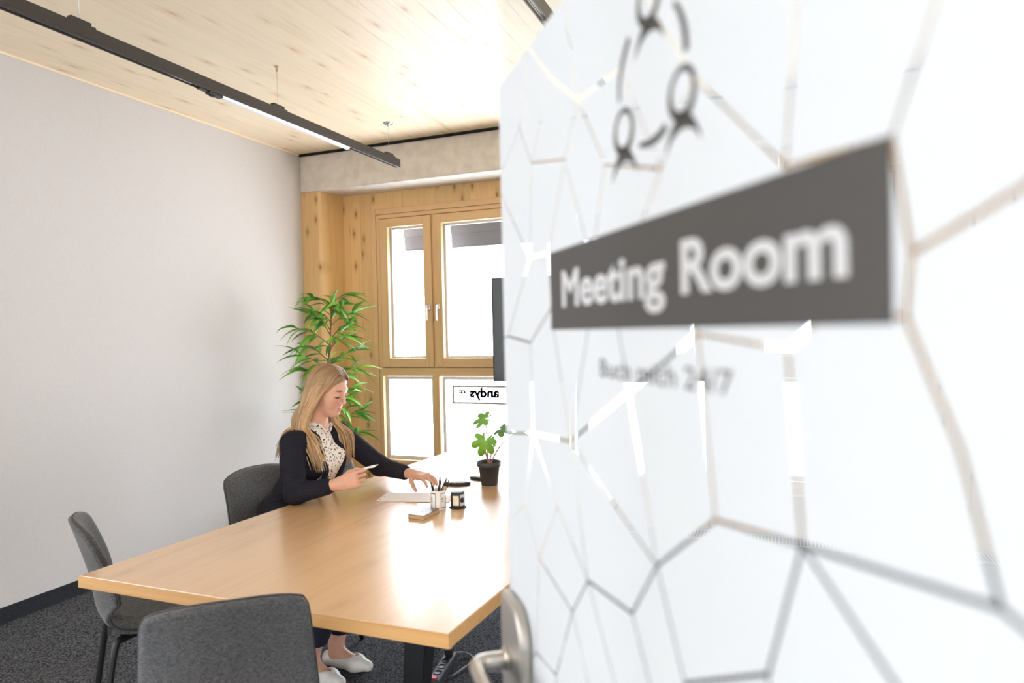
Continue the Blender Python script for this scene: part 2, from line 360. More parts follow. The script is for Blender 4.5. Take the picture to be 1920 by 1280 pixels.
# windows
def rect_frame(name, x0, x1, z0, z1, w, y0, y1, parent, mv='frame', mh='frame_h', bev=.003):
    a = boxes(name, [((x0, y0, z0), (x0 + w, y1, z1)), ((x1 - w, y0, z0), (x1, y1, z1))], mv, parent, bev)
    b = boxes(name, [((x0 + w, y0, z1 - w), (x1 - w, y1, z1)), ((x0 + w, y0, z0), (x1 - w, y1, z0 + w))], mh, parent, bev)
    return a, b
def window(idx, x0, x1, splits, label, handles):
    w = sroot('window_%d' % idx, label, 'window')
    z0, z1, zt0, zt1 = .30, 2.578, 1.118, 1.19
    # outer casing, then the inner frame
    rect_frame('casing', x0, x1, z0, z1, .05, WY - .018, WY + .14, w)
    rect_frame('frame', x0 + .052, x1 - .052, z0 + .052, z1 - .052, .034, WY - .012, WY + .03, w)
    rect_frame('backing', x0 + .04, x1 - .04, z0 + .04, z1 - .04, .05, WY + .032, WY + .055, w)  # added strip, stops sky light leaking between casing and frame
    xa, xb = x0 + .086, x1 - .086
    box('transom', (xa, WY - .010, zt0), (xb, WY + .03, zt1), 'frame_h', w, .003)
    cuts = [xa] + splits + [xb]
    for i in range(len(cuts) - 1):
        a, b = cuts[i], cuts[i + 1]
        ga = a + (.006 if i == 0 else .012); gb = b - (.006 if i == len(cuts) - 2 else .012)
        s = thing('sash', '', '', (0, 0, 0)); s.parent = w
        del s['label']; del s['category']
        rect_frame('sash_frame', ga, gb, zt1 + .006, z1 - .092, .075, WY - .022, WY + .02, s)
        box('pane', (ga + .07, WY + .004, zt1 + .07), (gb - .07, WY + .010, z1 - .16), 'glass', s)
        rect_frame('outer_profile', ga - .015, gb + .015, zt1 - .010, z1 - .078, .108, WY + .031, WY + .06, s, 'lightgrey', 'lightgrey')
        # lower fixed light
        la = a + (.0 if i == 0 else .033); lb = b - (.0 if i == len(cuts) - 2 else .033)
        if i > 0: box('mullion', (a - .032, WY - .010, z0 + .086), (a + .032, WY + .03, zt0 - .001), 'frame', w, .003)
        box('post', (a - .011, WY - .006, zt1 + .001), (a + .011, WY + .12, z1 - .087), 'frame', w, .002) if i > 0 else None
        box('lower_pane', (la + .001, WY + .004, z0 + .09), (lb - .001, WY + .010, zt0 - .004), 'glass', w)
        rect_frame('outer_profile', la + .002, lb - .002, z0 + .088, zt0 - .003, .03, WY + .032, WY + .07, w, 'lightgrey', 'lightgrey')
    for hx, d in handles:
        h = thing('window_handle', '', '', (hx, WY - .022, 1.705)); h.parent = w; del h['label']; del h['category']
        bm = bmesh.new(); add_lathe(bm, [(.0, 0), (.014, 0), (.016, .003), (.016, .008), (.0, .009)], 20)
        bmesh.ops.rotate(bm, verts=bm.verts, matrix=Matrix.Rotation(PI / 2, 3, 'X'))
        for v in bm.verts: v.co.z *= 2.0
        from_bm('rosette', bm, 'silver', h, True)
        tube('lever', catmull([(0, -.006, .012), (0, -.035, .012), (0, -.045, .0), (0, -.046, -.06), (0, -.044, -.115)], 6), [.008] * 24 + [.009], 'silver', h)
    return w
window(1, FX0, -.435, [-2.760, -1.62], 'oak framed window with two casements beside the knotty column', [(-2.803, 0), (-2.712, 0)])
window(2, -.32, FX1, [.28], 'oak framed window seen past the glass door', [(.32, 0)])
boxes_ = boxes('trim_3', [((-.4345, WY - .002, .30), (-.3205, WY + .2, 2.578))], 'clt'); struct(boxes_, 'narrow spruce post between the two windows', 'trim')
struct(box('trim_4', (FX0 + .01, WY - .07, .272), (FX1 - .01, WY - .001, .2985), 'frame_h', None, .004), 'oak window sill board under the windows', 'sill')
# raised external blinds
def blind(x0, x1, label):
    b = thing('window_blind', label, 'blind', (0, 0, 0), 0, 'raised outdoor blinds')
    box('head_box', (x0, WY + .20, 2.345), (x1, WY + .30, 2.575), 'blind', b, .004)
    for k in range(6):
        box('slat', (x0 + .01, WY + .205, 2.2405 + k * .0173), (x1 - .01, WY + .285, 2.2573 + k * .0173), 'blind', b, .001)
    box('bottom_rail', (x0 + .008, WY + .21, 2.222), (x1 - .008, WY + .28, 2.240), 'blind', b, .003)
    for gx in (x0 + .012, x1 - .012):
        tube('guide_wire', [(gx + .02, WY + .25, .3), (gx + .02, WY + .25, 2.35)], .006, 'lightgrey', b, 8)
blind(-3.17, -2.80, 'raised grey outdoor blind over the narrow casement')
blind(-2.70, -1.66, 'raised grey outdoor blind over the wide casement')
blind(-1.55, -.52, 'raised grey outdoor blind behind the dark screen')
blind(-.24, .70, 'raised grey outdoor blind on the window past the glass door')
# lettering on the wide lower pane, read from outside
yl = WY + .003
def wfn(u, v): return (u, yl, v)
rect_pts = [(-2.614, .884), (-2.105, .884), (-2.105, 1.042), (-2.614, 1.042)]
dec = sroot('trim_5', 'mirrored window lettering in a thin outlined box', 'lettering')
boxes('outline', [((-2.614, yl - .0006, .884), (-2.105, yl, .902)), ((-2.614, yl - .0006, 1.024), (-2.105, yl, 1.042)), ((-2.614, yl - .0006, .902), (-2.596, yl, 1.024)), ((-2.123, yl - .0006, .902), (-2.105, yl, 1.024))], 'grey_vinyl', dec)
place_text('lettering', 'andys', wfn, 'grey_vinyl', dec, -2.455, -2.185, .940, .083, .050, True)
place_text('lettering', '.cc', wfn, 'grey_vinyl', dec, -2.552, -2.478, .972, .040, .075, True)
# floor convector grille
g = sroot('floor_grille', 'slatted floor convector grille below the window', 'grille')
boxes('grille_frame', [((-3.3, 4.93, .0), (RX - .05, 4.945, .012)), ((-3.3, 5.145, .0), (RX - .05, 5.16, .012))], 'alu', g)
bs = bmesh.new(); add_box(bs, (0, 4.945, .001), (.006, 5.145, .010)); gm = None
ns = 210
for i in range(ns):
    x = -3.29 + i * (RX - .06 + 3.29) / ns
    if gm is None: o = from_bm('slat', bs, 'alu', g); gm = o.data
    else: o = bpy.data.objects.new('slat', gm); COL.objects.link(o); o.parent = g
    o.location = (x, 0, 0)
# glazed front partition behind the viewer
fp = sroot('wall_front', 'glazed partition to the corridor with slim dark frame', 'wall')
boxes('partition_frame', [((WX + .001, FY - .03, 0), (-.80, FY + .03, .06)), ((WX + .001, FY - .03, CZ - .06), (RX - .001, FY + .03, CZ - .001)), ((-.80, FY - .03, 0), (-.745, FY + .03, CZ - .06)), ((.175, FY - .03, 0), (.23, FY + .03, CZ - .06)), ((.23, FY - .03, 0), (RX - .001, FY + .03, .06)), ((-2.35, FY - .03, .06), (-2.30, FY + .03, CZ - .06)), ((-.745, FY - .03, 2.30), (.175, FY + .03, 2.36))], 'black', fp)
for a, b, c, d in ((WX + .01, -2.35, .06, CZ - .06), (-2.30, -.80, .06, CZ - .06), (.23, RX - .01, .06, CZ - .06), (-.745, .175, 2.36, CZ - .06)):
    box('partition_pane', (a, FY - .005, c), (b, FY + .005, d), 'glass', fp)

# ------------------------------------------------------------------ glass door
DOOR_O = (-.378, .924, 0); DOOR_R = math.atan2(-.7955, .606)
dr = sroot('door_1', 'open glass door with white film panels, dark lettered band and lever handle', 'door', DOOR_O, DOOR_R)
LW, ZT = .90, 1.848
box('glass_leaf', (0, 0, .012), (LW, .010, 2.28), 'doorglass', dr, .001)
ZB = .45
D_, M_, L_ = .0032, .0024, .0016
Nd = {'B1': (0, ZT), 'N1': (.1485, ZT), 'Bq': (.2745, ZT), 'M1': (.2272, 1.7826), 'N2': (.3099, 1.7306), 'N3': (.4115, 1.7239), 'N4': (.1020, 1.7617), 'N5': (.3743, 1.6509), 'N6': (.2678, 1.6807), 'N7': (.1512, 1.7044), 'N8': (.4816, 1.6214), 'E1': (0, 1.7211), 'E2': (0, 1.6980), 'N9': (.1359, 1.5897), 'N10': (.2100, 1.5875), 'N11': (.0242, 1.4906), 'E3': (0, 1.4882), 'N12': (.1302, 1.4829), 'N13': (.1330, 1.3678), 'E4': (0, 1.3501), 'N14': (.2675, 1.3779), 'T1': (.3236, 1.5878), 'T2': (.3467, 1.5847), 'T3': (.4464, 1.5857), 'K1': (.2213, 1.4980), 'K2': (.3257, 1.4990), 'K3': (.3964, 1.5004), 'N15': (.5309, 1.4940), 'K0': (.2150, 1.5241), 'N18': (.4621, 1.3063), 'N16': (.2210, 1.2954), 'N17a': (.0903, 1.2665), 'E5': (0, 1.2209), 'N17b': (.1461, 1.2134), 'N20': (.3102, 1.2414), 'N21': (.4135, 1.2485), 'N22': (.2629, 1.1910), 'N23': (.2024, 1.0920), 'X1': (.1259, 1.0850), 'G4': (.5031, 1.2307), 'N19': (.5492, 1.3664), 'N24': (.6372, 1.3749), 'N25': (.6275, 1.4849), 'K4': (.6560, 1.5026), 'N26': (.6045, 1.2862), 'N27': (.7543, 1.3845), 'N28': (.7135, 1.5302), 'N29': (.7101, 1.5014), 'T4': (.6277, 1.5894), 'T5': (.7033, 1.5851), 'U1': (.5292, 1.6769), 'P1': (.7376, 1.4438),
      'Ut': (.392, ZT), 'Vt': (.664, ZT), 'Wt': (.83, ZT), 'R1': (LW, 1.600), 'R2': (LW, 1.325), 'R3': (.80, 1.255), 'R4': (LW, 1.215), 'C1': (LW, ZT), 'C2': (LW, ZB), 'C3': (0, ZB),
      'W1': (.43, 1.098), 'W2': (.505, 1.112), 'W3': (.345, 1.080), 'W4': (.225, .995), 'W5': (.37, .965), 'W6': (.60, 1.05), 'W7': (.745, 1.10), 'W8': (.475, .93), 'R5': (LW, 1.02), 'E6': (0, .985),
      'Z1': (.19, ZB), 'Z2': (.40, ZB), 'Z3': (.60, ZB), 'Z4': (.76, ZB), 'W9': (.50, .70), 'W10': (.70, .78)}
Ed = [('N1', 'M1', D_), ('M1', 'N2', D_), ('Bq', 'N2', L_), ('N2', 'N3', M_), ('N3', 'N8', L_), ('N2', 'N5', M_), ('N2', 'N6', L_), ('N1', 'N4', L_), ('N4', 'N7', M_), ('M1', 'N7', L_), ('N7', 'N6', D_), ('N4', 'E1', L_), ('N5', 'N8', M_), ('N7', 'N9', L_), ('E2', 'N9', M_), ('N9', 'N10', M_), ('N6', 'N10', L_), ('N6', 'T1', L_), ('N5', 'T2', L_), ('N8', 'T3', L_), ('N9', 'N11', L_), ('N11', 'E3', M_), ('N11', 'N12', D_), ('K0', 'N12', M_), ('N10', 'K0', M_), ('K0', 'K1', L_), ('N12', 'N13', L_), ('N13', 'E4', D_), ('N13', 'N14', D_), ('K1', 'N14', L_), ('K2', 'N14', L_), ('T1', 'K2', L_), ('T2', 'K3', L_), ('N14', 'N15', D_), ('T3', 'N15', M_), ('K3', 'N18', L_), ('N14', 'N18', M_), ('N14', 'N20', L_), ('N13', 'N16', L_), ('N13', 'N17a', L_), ('N17a', 'E5', L_), ('N17a', 'N17b', L_), ('N16', 'N17b', L_), ('N16', 'N20', L_), ('N18', 'N19', D_), ('N20', 'N21', D_), ('N20', 'N22', M_), ('N18', 'N21', D_), ('N17b', 'N22', M_), ('N17b', 'X1', L_), ('X1', 'N23', M_), ('N22', 'N23', M_), ('N22', 'W3', L_), ('N20', 'W1', L_), ('N21', 'W2', M_), ('N18', 'G4', M_), ('G4', 'W2', L_), ('N15', 'N19', M_), ('N19', 'N24', D_), ('N24', 'N25', D_), ('N15', 'N25', M_), ('N25', 'K4', M_), ('K4', 'T4', M_), ('T4', 'Vt', M_), ('U1', 'T4', M_), ('U1', 'Ut', M_), ('U1', 'N8', L_), ('N24', 'N26', D_), ('N26', 'G4', D_), ('N24', 'R3', D_), ('N24', 'N27', D_), ('T5', 'Wt', M_), ('T5', 'N28', D_), ('T4', 'T5', M_), ('N28', 'R1', D_), ('N28', 'N29', D_), ('N29', 'P1', D_), ('P1', 'N27', D_), ('K4', 'N29', M_), ('N27', 'R2', D_), ('R3', 'R4', D_), ('R3', 'W7', M_), ('W7', 'W6', M_), ('N26', 'W6', M_), ('W6', 'W2', M_), ('W1', 'W2', M_), ('W3', 'W1', M_), ('N23', 'W4', M_), ('W3', 'W5', M_), ('W4', 'W5', M_), ('W5', 'W8', M_), ('W8', 'W6', M_), ('W7', 'R5', M_), ('X1', 'E6', L_), ('W4', 'Z1', M_), ('W5', 'Z2', M_), ('W8', 'W9', M_), ('W9', 'Z3', M_), ('W9', 'W10', M_), ('W10', 'W7', M_), ('W10', 'Z4', M_)]
def film_cells():
    P = {k: Vector(v) for k, v in Nd.items()}
    # boundary edges through the nodes that lie on it
    B = []
    top = sorted([k for k, v in Nd.items() if abs(v[1] - ZT) < 1e-6], key=lambda k: Nd[k][0])
    bot = sorted([k for k, v in Nd.items() if abs(v[1] - ZB) < 1e-6], key=lambda k: Nd[k][0])
    lef = sorted([k for k, v in Nd.items() if abs(v[0]) < 1e-6], key=lambda k: Nd[k][1])
    rig = sorted([k for k, v in Nd.items() if abs(v[0] - LW) < 1e-6], key=lambda k: Nd[k][1])
    for s, w in ((top, .0001), (bot, .0001), (lef, .006), (rig, .006)):
        for a, b in zip(s, s[1:]): B.append((a, b, w))
    E = [(a, b, w) for a, b, w in Ed] + B
    # split crossings
    done = False; cnt = 0
    while not done:
        done = True
        for i in range(len(E)):
            for j in range(i + 1, len(E)):
                a, b, w1 = E[i]; c, d, w2 = E[j]
                if len({a, b, c, d}) < 4: continue
                p, r = P[a], P[b] - P[a]; q, s = P[c], P[d] - P[c]
                den = r.x * s.y - r.y * s.x
                if abs(den) < 1e-12: continue
                t = ((q - p).x * s.y - (q - p).y * s.x) / den; u = ((q - p).x * r.y - (q - p).y * r.x) / den
                if 1e-4 < t < 1 - 1e-4 and 1e-4 < u < 1 - 1e-4:
                    k = 'S%d' % cnt; cnt += 1; P[k] = p + r * t
                    for idx in sorted((i, j), reverse=True): E.pop(idx)
                    E += [(a, k, w1), (k, b, w1), (c, k, w2), (k, d, w2)]; done = False; break
            if not done: break
    wd = {}; adj = {}
    for a, b, w in E:
        wd[(a, b)] = wd[(b, a)] = w; adj.setdefault(a, set()).add(b); adj.setdefault(b, set()).add(a)
    ch = True
    while ch:
        ch = False
        for k in list(adj):
            if len(adj[k]) == 1:
                o = adj[k].pop(); adj[o].discard(k); del adj[k]; ch = True
    order = {k: sorted(v, key=lambda o: math.atan2(P[o].y - P[k].y, P[o].x - P[k].x)) for k, v in adj.items()}
    seen = set(); faces = []
    for a in adj:
        for b in adj[a]:
            if (a, b) in seen: continue
            f = []; x, y = a, b
            while (x, y) not in seen:
                seen.add((x, y)); f.append(x); nb = order[y]; i = nb.index(x); x, y = y, nb[(i - 1) % len(nb)]
            ar = sum(P[f[i]].x * P[f[(i + 1) % len(f)]].y - P[f[(i + 1) % len(f)]].x * P[f[i]].y for i in range(len(f)))
            if ar > 1e-5: faces.append(f)
    cells = []
    for f in faces:
        n = len(f); lines = []
        for i in range(n):
            a, b = P[f[i]], P[f[(i + 1) % n]]; d = (b - a).normalized(); nn = Vector((-d.y, d.x)); w = wd[(f[i], f[(i + 1) % n])] / 2
            lines.append((a + nn * w, d, nn, w))
        poly = []
        for i in range(n):
            p0, d0, n0, w0 = lines[i - 1]; p1, d1, n1, w1 = lines[i]
            den = d0.x * d1.y - d0.y * d1.x
            if abs(den) < .05: poly.append(P[f[i]] + n1 * max(w0, w1)); continue
            t = ((p1 - p0).x * d1.y - (p1 - p0).y * d1.x) / den; poly.append(p0 + d0 * t)
        ar = sum(poly[i].x * poly[(i + 1) % n].y - poly[(i + 1) % n].x * poly[i].y for i in range(n)) / 2
        if ar > 2e-5: cells.append(poly)
    return cells
for poly in film_cells():
    link_mesh('film_panel', [(p.x, -.0006, p.y) for p in poly], [tuple(range(len(poly)))], 'film', dr)
# dark band with the room name, line below it, pictogram of three people
bnd = prism('lettered_band', [(.2155, 1.4985), (.7035, 1.4985), (.7035, 1.5862), (.2155, 1.5862)], lambda u, v, t: (u, -.0010 - .0005 * t, v), 'vinyl', dr)
def dfn(y): return lambda u, v: (u, y, v)
place_text('lettering', 'Meeting', dfn(-.0019), 'white_vinyl', bnd, .2545, .4865, 1.5228, .0395, .030)
place_text('lettering', 'Room', dfn(-.0019), 'white_vinyl', bnd, .5105, .6765, 1.5228, .0395, .030)
place_text('small_lettering', 'Buch mich 24/7', dfn(-.0012), 'vinyl', dr, .355, .573, 1.4535, .0165, 0.)
def stroke(name, pts, ws, parent, y=-.0012):
    L_, R_ = [], []
    for i, p in enumerate(pts):
        a = Vector(pts[max(i - 1, 0)]); b = Vector(pts[min(i + 1, len(pts) - 1)]); d = (b - a).normalized(); nn = Vector((-d.y, d.x)); p = Vector(p)
        L_.append(p + nn * ws[i] / 2); R_.append(p - nn * ws[i] / 2)
    n = len(pts); vs = [(p.x, y, p.y) for p in L_ + R_]
    return link_mesh(name, vs, [(i, i + 1, n + i + 1, n + i) for i in range(n - 1)], 'vinyl', parent)
def person_icon(cx, cz):
    k = 40; r0, r1 = .0142, .0206; vs = []; fs = []
    for i in range(k):
        a = 2 * PI * i / k
        vs += [(cx + r0 * math.cos(a), -.0012, cz + .0018 + r0 * math.sin(a)), (cx + r1 * math.cos(a), -.0012, cz + r1 * math.sin(a))]
    for i in range(k): j = (i + 1) % k; fs.append((2 * i, 2 * i + 1, 2 * j + 1, 2 * j))
    b = len(vs); m = 20
    for i in range(m + 1):                      # shoulders: crescent under the head
        t = i / m; a = math.radians(150 - 120 * t); th = .0026 + .0082 * math.sin(PI * t)
        ox, oz = cx, cz - .051
        vs += [(ox + .0285 * math.cos(a), -.0012, oz + .0275 * math.sin(a) - .002), (ox + (.0285 + .0) * math.cos(a), -.0012, oz + .0275 * math.sin(a) - .002 + th + .0008)]
    for i in range(m): fs.append((b + 2 * i, b + 2 * i + 1, b + 2 * i + 3, b + 2 * i + 2))
    return link_mesh('person_pictogram', vs, fs, 'vinyl', dr)
for c in ((.4165, 1.6680), (.5155, 1.6680), (.4660, 1.7580)): person_icon(*c)
def arc(a0, a1):
    pts = [(.466 + .0565 * math.cos(math.radians(a0 + (a1 - a0) * i / 16)), 1.700 + .0540 * math.sin(math.radians(a0 + (a1 - a0) * i / 16))) for i in range(17)]
    stroke('pictogram_arc', pts, [.0042 + .0030 * min(1, i / 10) for i in range(17)], dr)
arc(184, 128); arc(250, 297); arc(44, -4)
# lock case and lever
def rounded_rect(x0, x1, z0, z1, r, n=8, corners=(1, 1, 1, 1)):
    pts = []
    for (cx, cz, a0, on) in ((x1 - r, z1 - r, 0, corners[0]), (x0 + r, z1 - r, 90, corners[1]), (x0 + r, z0 + r, 180, corners[2]), (x1 - r, z0 + r, 270, corners[3])):
        if on:
            for i in range(n + 1):
                a = math.radians(a0 + 90 * i / n); pts.append((cx + r * math.cos(a), cz + r * math.sin(a)))
        else: pts.append((x1 if a0 in (0, 270) else x0, z1 if a0 in (0, 90) else z0))
    return pts
for side, y0, y1 in (('front', -.0012, -.018), ('back', .0108, .028)):
    o = prism('lock_case', rounded_rect(.010, .110, .90, 1.128, .045, corners=(1, 0, 0, 1)), lambda u, v, t: (u, y0 + (y1 - y0) * t, v), 'steel_plate', dr)
    bv = o.modifiers.new('bevel', 'BEVEL'); bv.width = .006; bv.segments = 3; bv.limit_method = 'ANGLE'
    sg = -1 if side == 'front' else 1; yb = y1
    lv = tube('lever_handle', catmull([(.048, yb, 1.045), (.048, yb + sg * .024, 1.045), (.048, yb + sg * .036, 1.045), (.058, yb + sg * .047, 1.045), (.085, yb + sg * .049, 1.045), (.140, yb + sg * .049, 1.045), (.158, yb + sg * .044, 1.045), (.166, yb + sg * .030, 1.045), (.166, yb + sg * .008, 1.045)], 6), .0100, 'steel', dr, 16)
    bm = bmesh.new(); add_lathe(bm, [(.0, 0), (.0155, 0), (.0155, .006), (.0, .006)], 24)
    bmesh.ops.rotate(bm, verts=bm.verts, matrix=Matrix.Rotation(-sg * PI / 2, 3, 'X')); bmesh.ops.translate(bm, verts=bm.verts, vec=(.048, yb, 1.045))
    from_bm('handle_collar', bm, 'steel', dr, True)
for z in (.25, 2.05): boxes('hinge', [((LW - .06, -.014, z), (LW + .008, .024, z + .09))], 'steel_plate', dr, .004)

# ------------------------------------------------------------------ track lights
def track(x, y0, y1, z, label, led, clips, first):
    t = thing('track_light', label, 'light', (x, 0, z), 0)
    boxes('rail', [((-.019, y0, .0), (.019, y1, .048)), ((-.019, y0, -.012), (-.013, y1, .0)), ((.013, y0, -.012), (.019, y1, .0))], 'track', t, .0015)
    for sx in (-.006, .005): box('conductor', (sx, y0 + .01, -.005), (sx + .002, y1 - .004, .0), 'alu', t)
    led_o = thing('led_insert', '', '', (0, 0, 0)); led_o.parent = t; del led_o['label']; del led_o['category']
    prism('diffuser', [(-.018, -.0125), (-.012, -.026), (.012, -.026), (.018, -.0125)], lambda u, v, s: (u, led[0] + (led[1] - led[0]) * s, v), 'diff', led_o)
    boxes('adapter', [((-.017, led[0] - .09, -.026), (.017, led[0] - .002, -.0125)), ((-.012, led[0] - .15, -.02), (.012, led[0] - .10, -.0125))], 'track', led_o, .002)
    box('lock_tab', (-.007, led[0] - .075, -.034), (.007, led[0] - .05, -.026), 'black', led_o, .001)
    box('label_sticker', (.008, led[0] - .32, -.0135), (.0125, led[0] - .2, -.0125), 'lightgrey', led_o)
    for i, cy in enumerate(clips):
        c = thing('hanger', '', '', (0, cy, 0)); c.parent = t; del c['label']; del c['category']
        boxes('clip', [((-.021, -.06, .044), (.021, .06, .054)), ((-.013, -.045, .054), (.013, .045, .07))], 'track', c, .002)
        tube('wire', [(0, 0, .07), (0, 0, CZ - z - .012)], .0012, 'alu', c, 6)
        if i == len(clips) - 1: lathe('ceiling_rose', [(.0, -.03), (.007, -.03), (.009, -.012), (.034, -.008), (.036, 0), (.0, 0)], 'alu', c, 24, (0, 0, CZ - z))
        else: lathe('ceiling_fixing', [(.0, -.03), (.006, -.03), (.006, -.004), (.012, -.002), (.012, 0), (.0, 0)], 'kraft', c, 16, (0, 0, CZ - z))
    return t
track(-2.705, .45, 4.57, 2.758, 'dark bronze track light hanging along the white wall', (2.80, 3.92), (2.03, 3.235, 4.44), True)
track(-.885, .45, 4.57, 2.758, 'dark bronze track light hanging behind the glass door', (2.80, 3.92), (2.03, 3.235, 4.44), False)

# ------------------------------------------------------------------ table
TZ = .74
tb = thing('meeting_table', 'large oak meeting table with black metal legs', 'table', (-1.45, 2.8, 0))
def tl(x, y): return (x + 1.45, y - 2.8)
quad = [(-2.125, 1.526), (-.793, 1.526), (-.655, 4.12), (-1.969, 4.12)]
def inset(q, d):
    n = len(q); out = []
    for i in range(n):
        a, b, c = Vector(q[i - 1]), Vector(q[i]), Vector(q[(i + 1) % n])
        d0 = (b - a).normalized(); d1 = (c - b).normalized(); n0 = Vector((-d0.y, d0.x)); n1 = Vector((-d1.y, d1.x))
        p0 = b + n0 * d; p1 = b + n1 * d; den = d0.x * d1.y - d0.y * d1.x; t = ((p1 - p0).x * d1.y - (p1 - p0).y * d1.x) / den
        out.append(tuple(p0 + d0 * t))
    return out
qi = inset(quad, .003)
o = prism('table_top', [tl(*p) for p in qi], lambda u, v, t: (u, v, TZ - .037 + .037 * t), 'table', tb)
bv = o.modifiers.new('bevel', 'BEVEL'); bv.width = .0012; bv.segments = 2
for i in range(4):
    a, b, c, d = quad[i], quad[(i + 1) % 4], qi[(i + 1) % 4], qi[i]
    prism('edge_band', [tl(*p) for p in (a, b, c, d)], lambda u, v, t: (u, v, TZ - .0375 + .036 * t), 'table_edge', tb)
def leg(x0, x1, y):     # flat tapered leg, top at x0 running to x1 on the floor
    bm = bmesh.new()
    def q(xc, z, wx, wy): return [Vector((xc + sx * wx / 2 + 1.45, y - 2.8 + sy * wy / 2, z)) for sx, sy in ((-1, -1), (1, -1), (1, 1), (-1, 1))]
    A = [bm.verts.new(v) for v in q(x0, TZ - .0385, .082, .07)]; B = [bm.verts.new(v) for v in q(x1, .012, .055, .05)]
    bm.faces.new(A); bm.faces.new(B[::-1])
    for k in range(4): bm.faces.new((A[k], A[(k + 1) % 4], B[(k + 1) % 4], B[k]))
    bmesh.ops.bevel(bm, geom=bm.edges[:], offset=.004, segments=2, affect='EDGES')
    l = from_bm('leg', bm, 'black', tb)
    lathe('foot', [(.0, 0), (.022, 0), (.022, .012), (.0, .012)], 'cable', l, 20, (x1 + 1.45, y - 2.8, 0))
leg(-2.02, -1.72, 1.93); leg(-1.05, -1.12, 1.86); leg(-1.86, -1.62, 3.72); leg(-.85, -1.05, 3.72)
boxes('under_frame', [((-2.0 + 1.45, 1.90 - 2.8, TZ - .075), (-.95 + 1.45, 1.94 - 2.8, TZ - .038)), ((-1.85 + 1.45, 3.70 - 2.8, TZ - .075), (-.84 + 1.45, 3.74 - 2.8, TZ - .038)), ((-1.46 + 1.45, 1.94 - 2.8, TZ - .07), (-1.40 + 1.45, 3.70 - 2.8, TZ - .038))], 'black', tb, .003)

